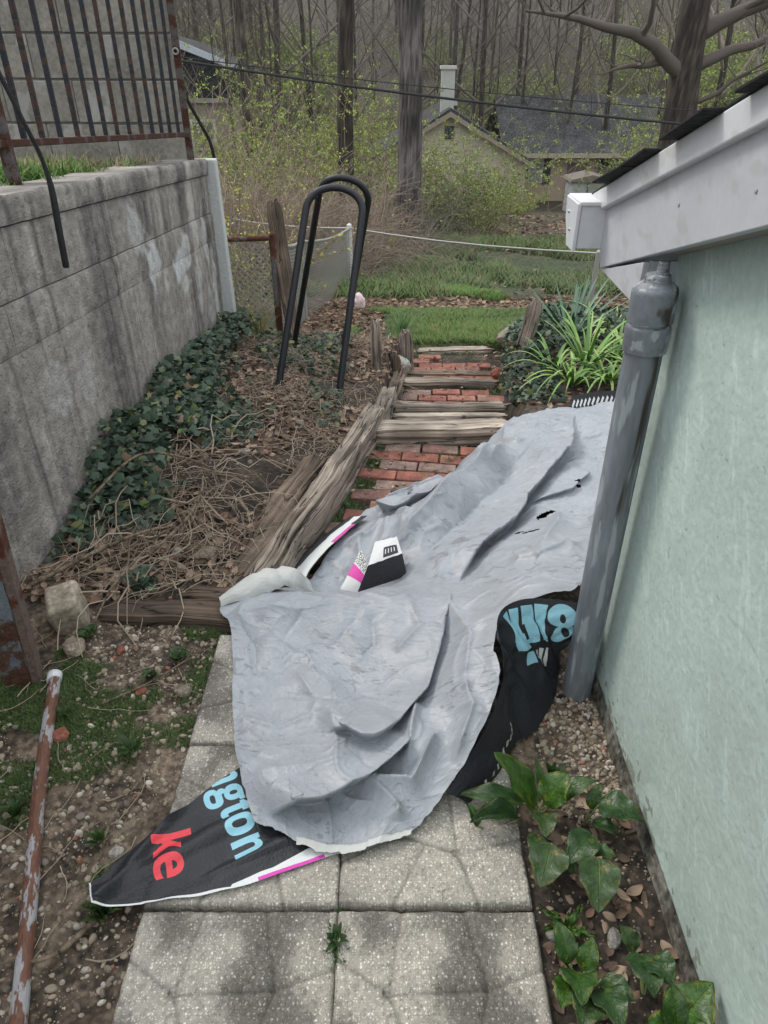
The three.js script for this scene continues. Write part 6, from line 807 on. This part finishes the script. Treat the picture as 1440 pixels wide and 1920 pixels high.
[['pale brown twiggy thicket behind the left end of the fence', -2.6, 12.8, 2.3, 2.1, brown2], ['tangled brown thicket directly behind the leaning plank', -1.75, 12.2, 1.9, 1.8, brown], ['brown arching brambles behind the tube stand', -0.95, 12.6, 1.7, 1.7, brown2], ['grey brown thicket beside the dark trunk', -0.1, 15.5, 1.9, 1.9, greyTw], ['tall dense thicket below the dark house', -3.6, 15.0, 2.7, 2.4, brown2], ['low brushwood behind the fence corner post', -1.35, 14.2, 2.2, 2.2, brown]].forEach(([l, x, d, h, w, m], i) => shrub('bare_thicket', l, [x, G(x, d), -d], 600 + i, { n: 150, h, w, r: 0.009, arch: 0.9, twigs: 8, leaves: i % 2 ? 250 : 0, ls: 0.03 }, m, og, 'bare thickets behind the fence'));
shrub('budding_bush', 'small yellow green bush beside the white end of the concrete wall', [-1.75, G(-1.75, 8), -8], 620, { n: 45, h: 1.6, w: 0.7, r: 0.007, leaves: 3000, ls: 0.02, arch: 0.4 }, brown, bud([0.3, 0.3, 0.06]), 'budding bushes');
[['tall yellow green bush filling the gap between dark house and trunks', -2.6, 21, 4.2, 3.0, yg, 18000, 0.03], ['yellow green bush just left of the tall dark trunk', -3.6, 24, 4.6, 3.2, yg2, 17000, 0.032], ['olive bush behind the tall dark trunk', -0.6, 22.5, 3.4, 2.4, og, 12000, 0.03], ['green bush right of the grey trunk hiding the cream gable', 2.2, 22, 3.1, 2.8, yg2, 18000, 0.028], ['low olive bush at the foot of the cream gable', 3.0, 27, 1.9, 2.3, og, 9000, 0.03], ['dark green bush near the window of the far house', 1.3, 21, 1.7, 2.0, dg, 8000, 0.03], ['round green bush below the shuttered window', 5.5, 33, 1.0, 1.3, yg, 6000, 0.03], ['tall pale green bush right of the massive tree', 11.2, 26, 5, 3.8, yg2, 17000, 0.034], ['green bush between the massive tree and the roof edge', 11.5, 33, 2.6, 2.6, og, 6000, 0.04], ['green bush behind the massive tree at the right', 13.8, 31, 5.2, 4, yg, 16000, 0.036]].forEach(([l, x, d, h, w, m, n, ls], i) => shrub('budding_bush', l, [x, G(x, d), -d], 640 + i, { n: 70, h, w, r: 0.014, leaves: n, ls, arch: 0.35, twigs: 6 }, brown, m, 'budding bushes'));
{ const R = rngOf(690); const protoBush = []; for (let k = 0; k < 24; k++) { const x = -24 + R() * 60, d = 46 + R() * 26, i = k % 4; let t; if (!protoBush[i]) t = protoBush[i] = shrub('understorey_bush', 'pale green budding bush of the undergrowth below the hillside wood', [0, 0, 0], 700 + i, { n: 60, h: 3.6, w: 4.5, r: 0.02, leaves: 6500, ls: 0.06, arch: 0.35, twigs: 6 }, greyTw, [yg, yg2, og, yg2][i], 'undergrowth bushes of the wood'); else { t = protoBush[i].clone(); t.name = numbered('understorey_bush'); scene.add(t); } t.position.set(x, G(x, d) - 0.1, -d); t.rotation.y = R() * 6; const s = 0.9 + R() * 0.6; t.scale.set(s, s, s); } }
renderer.render(scene, camera);
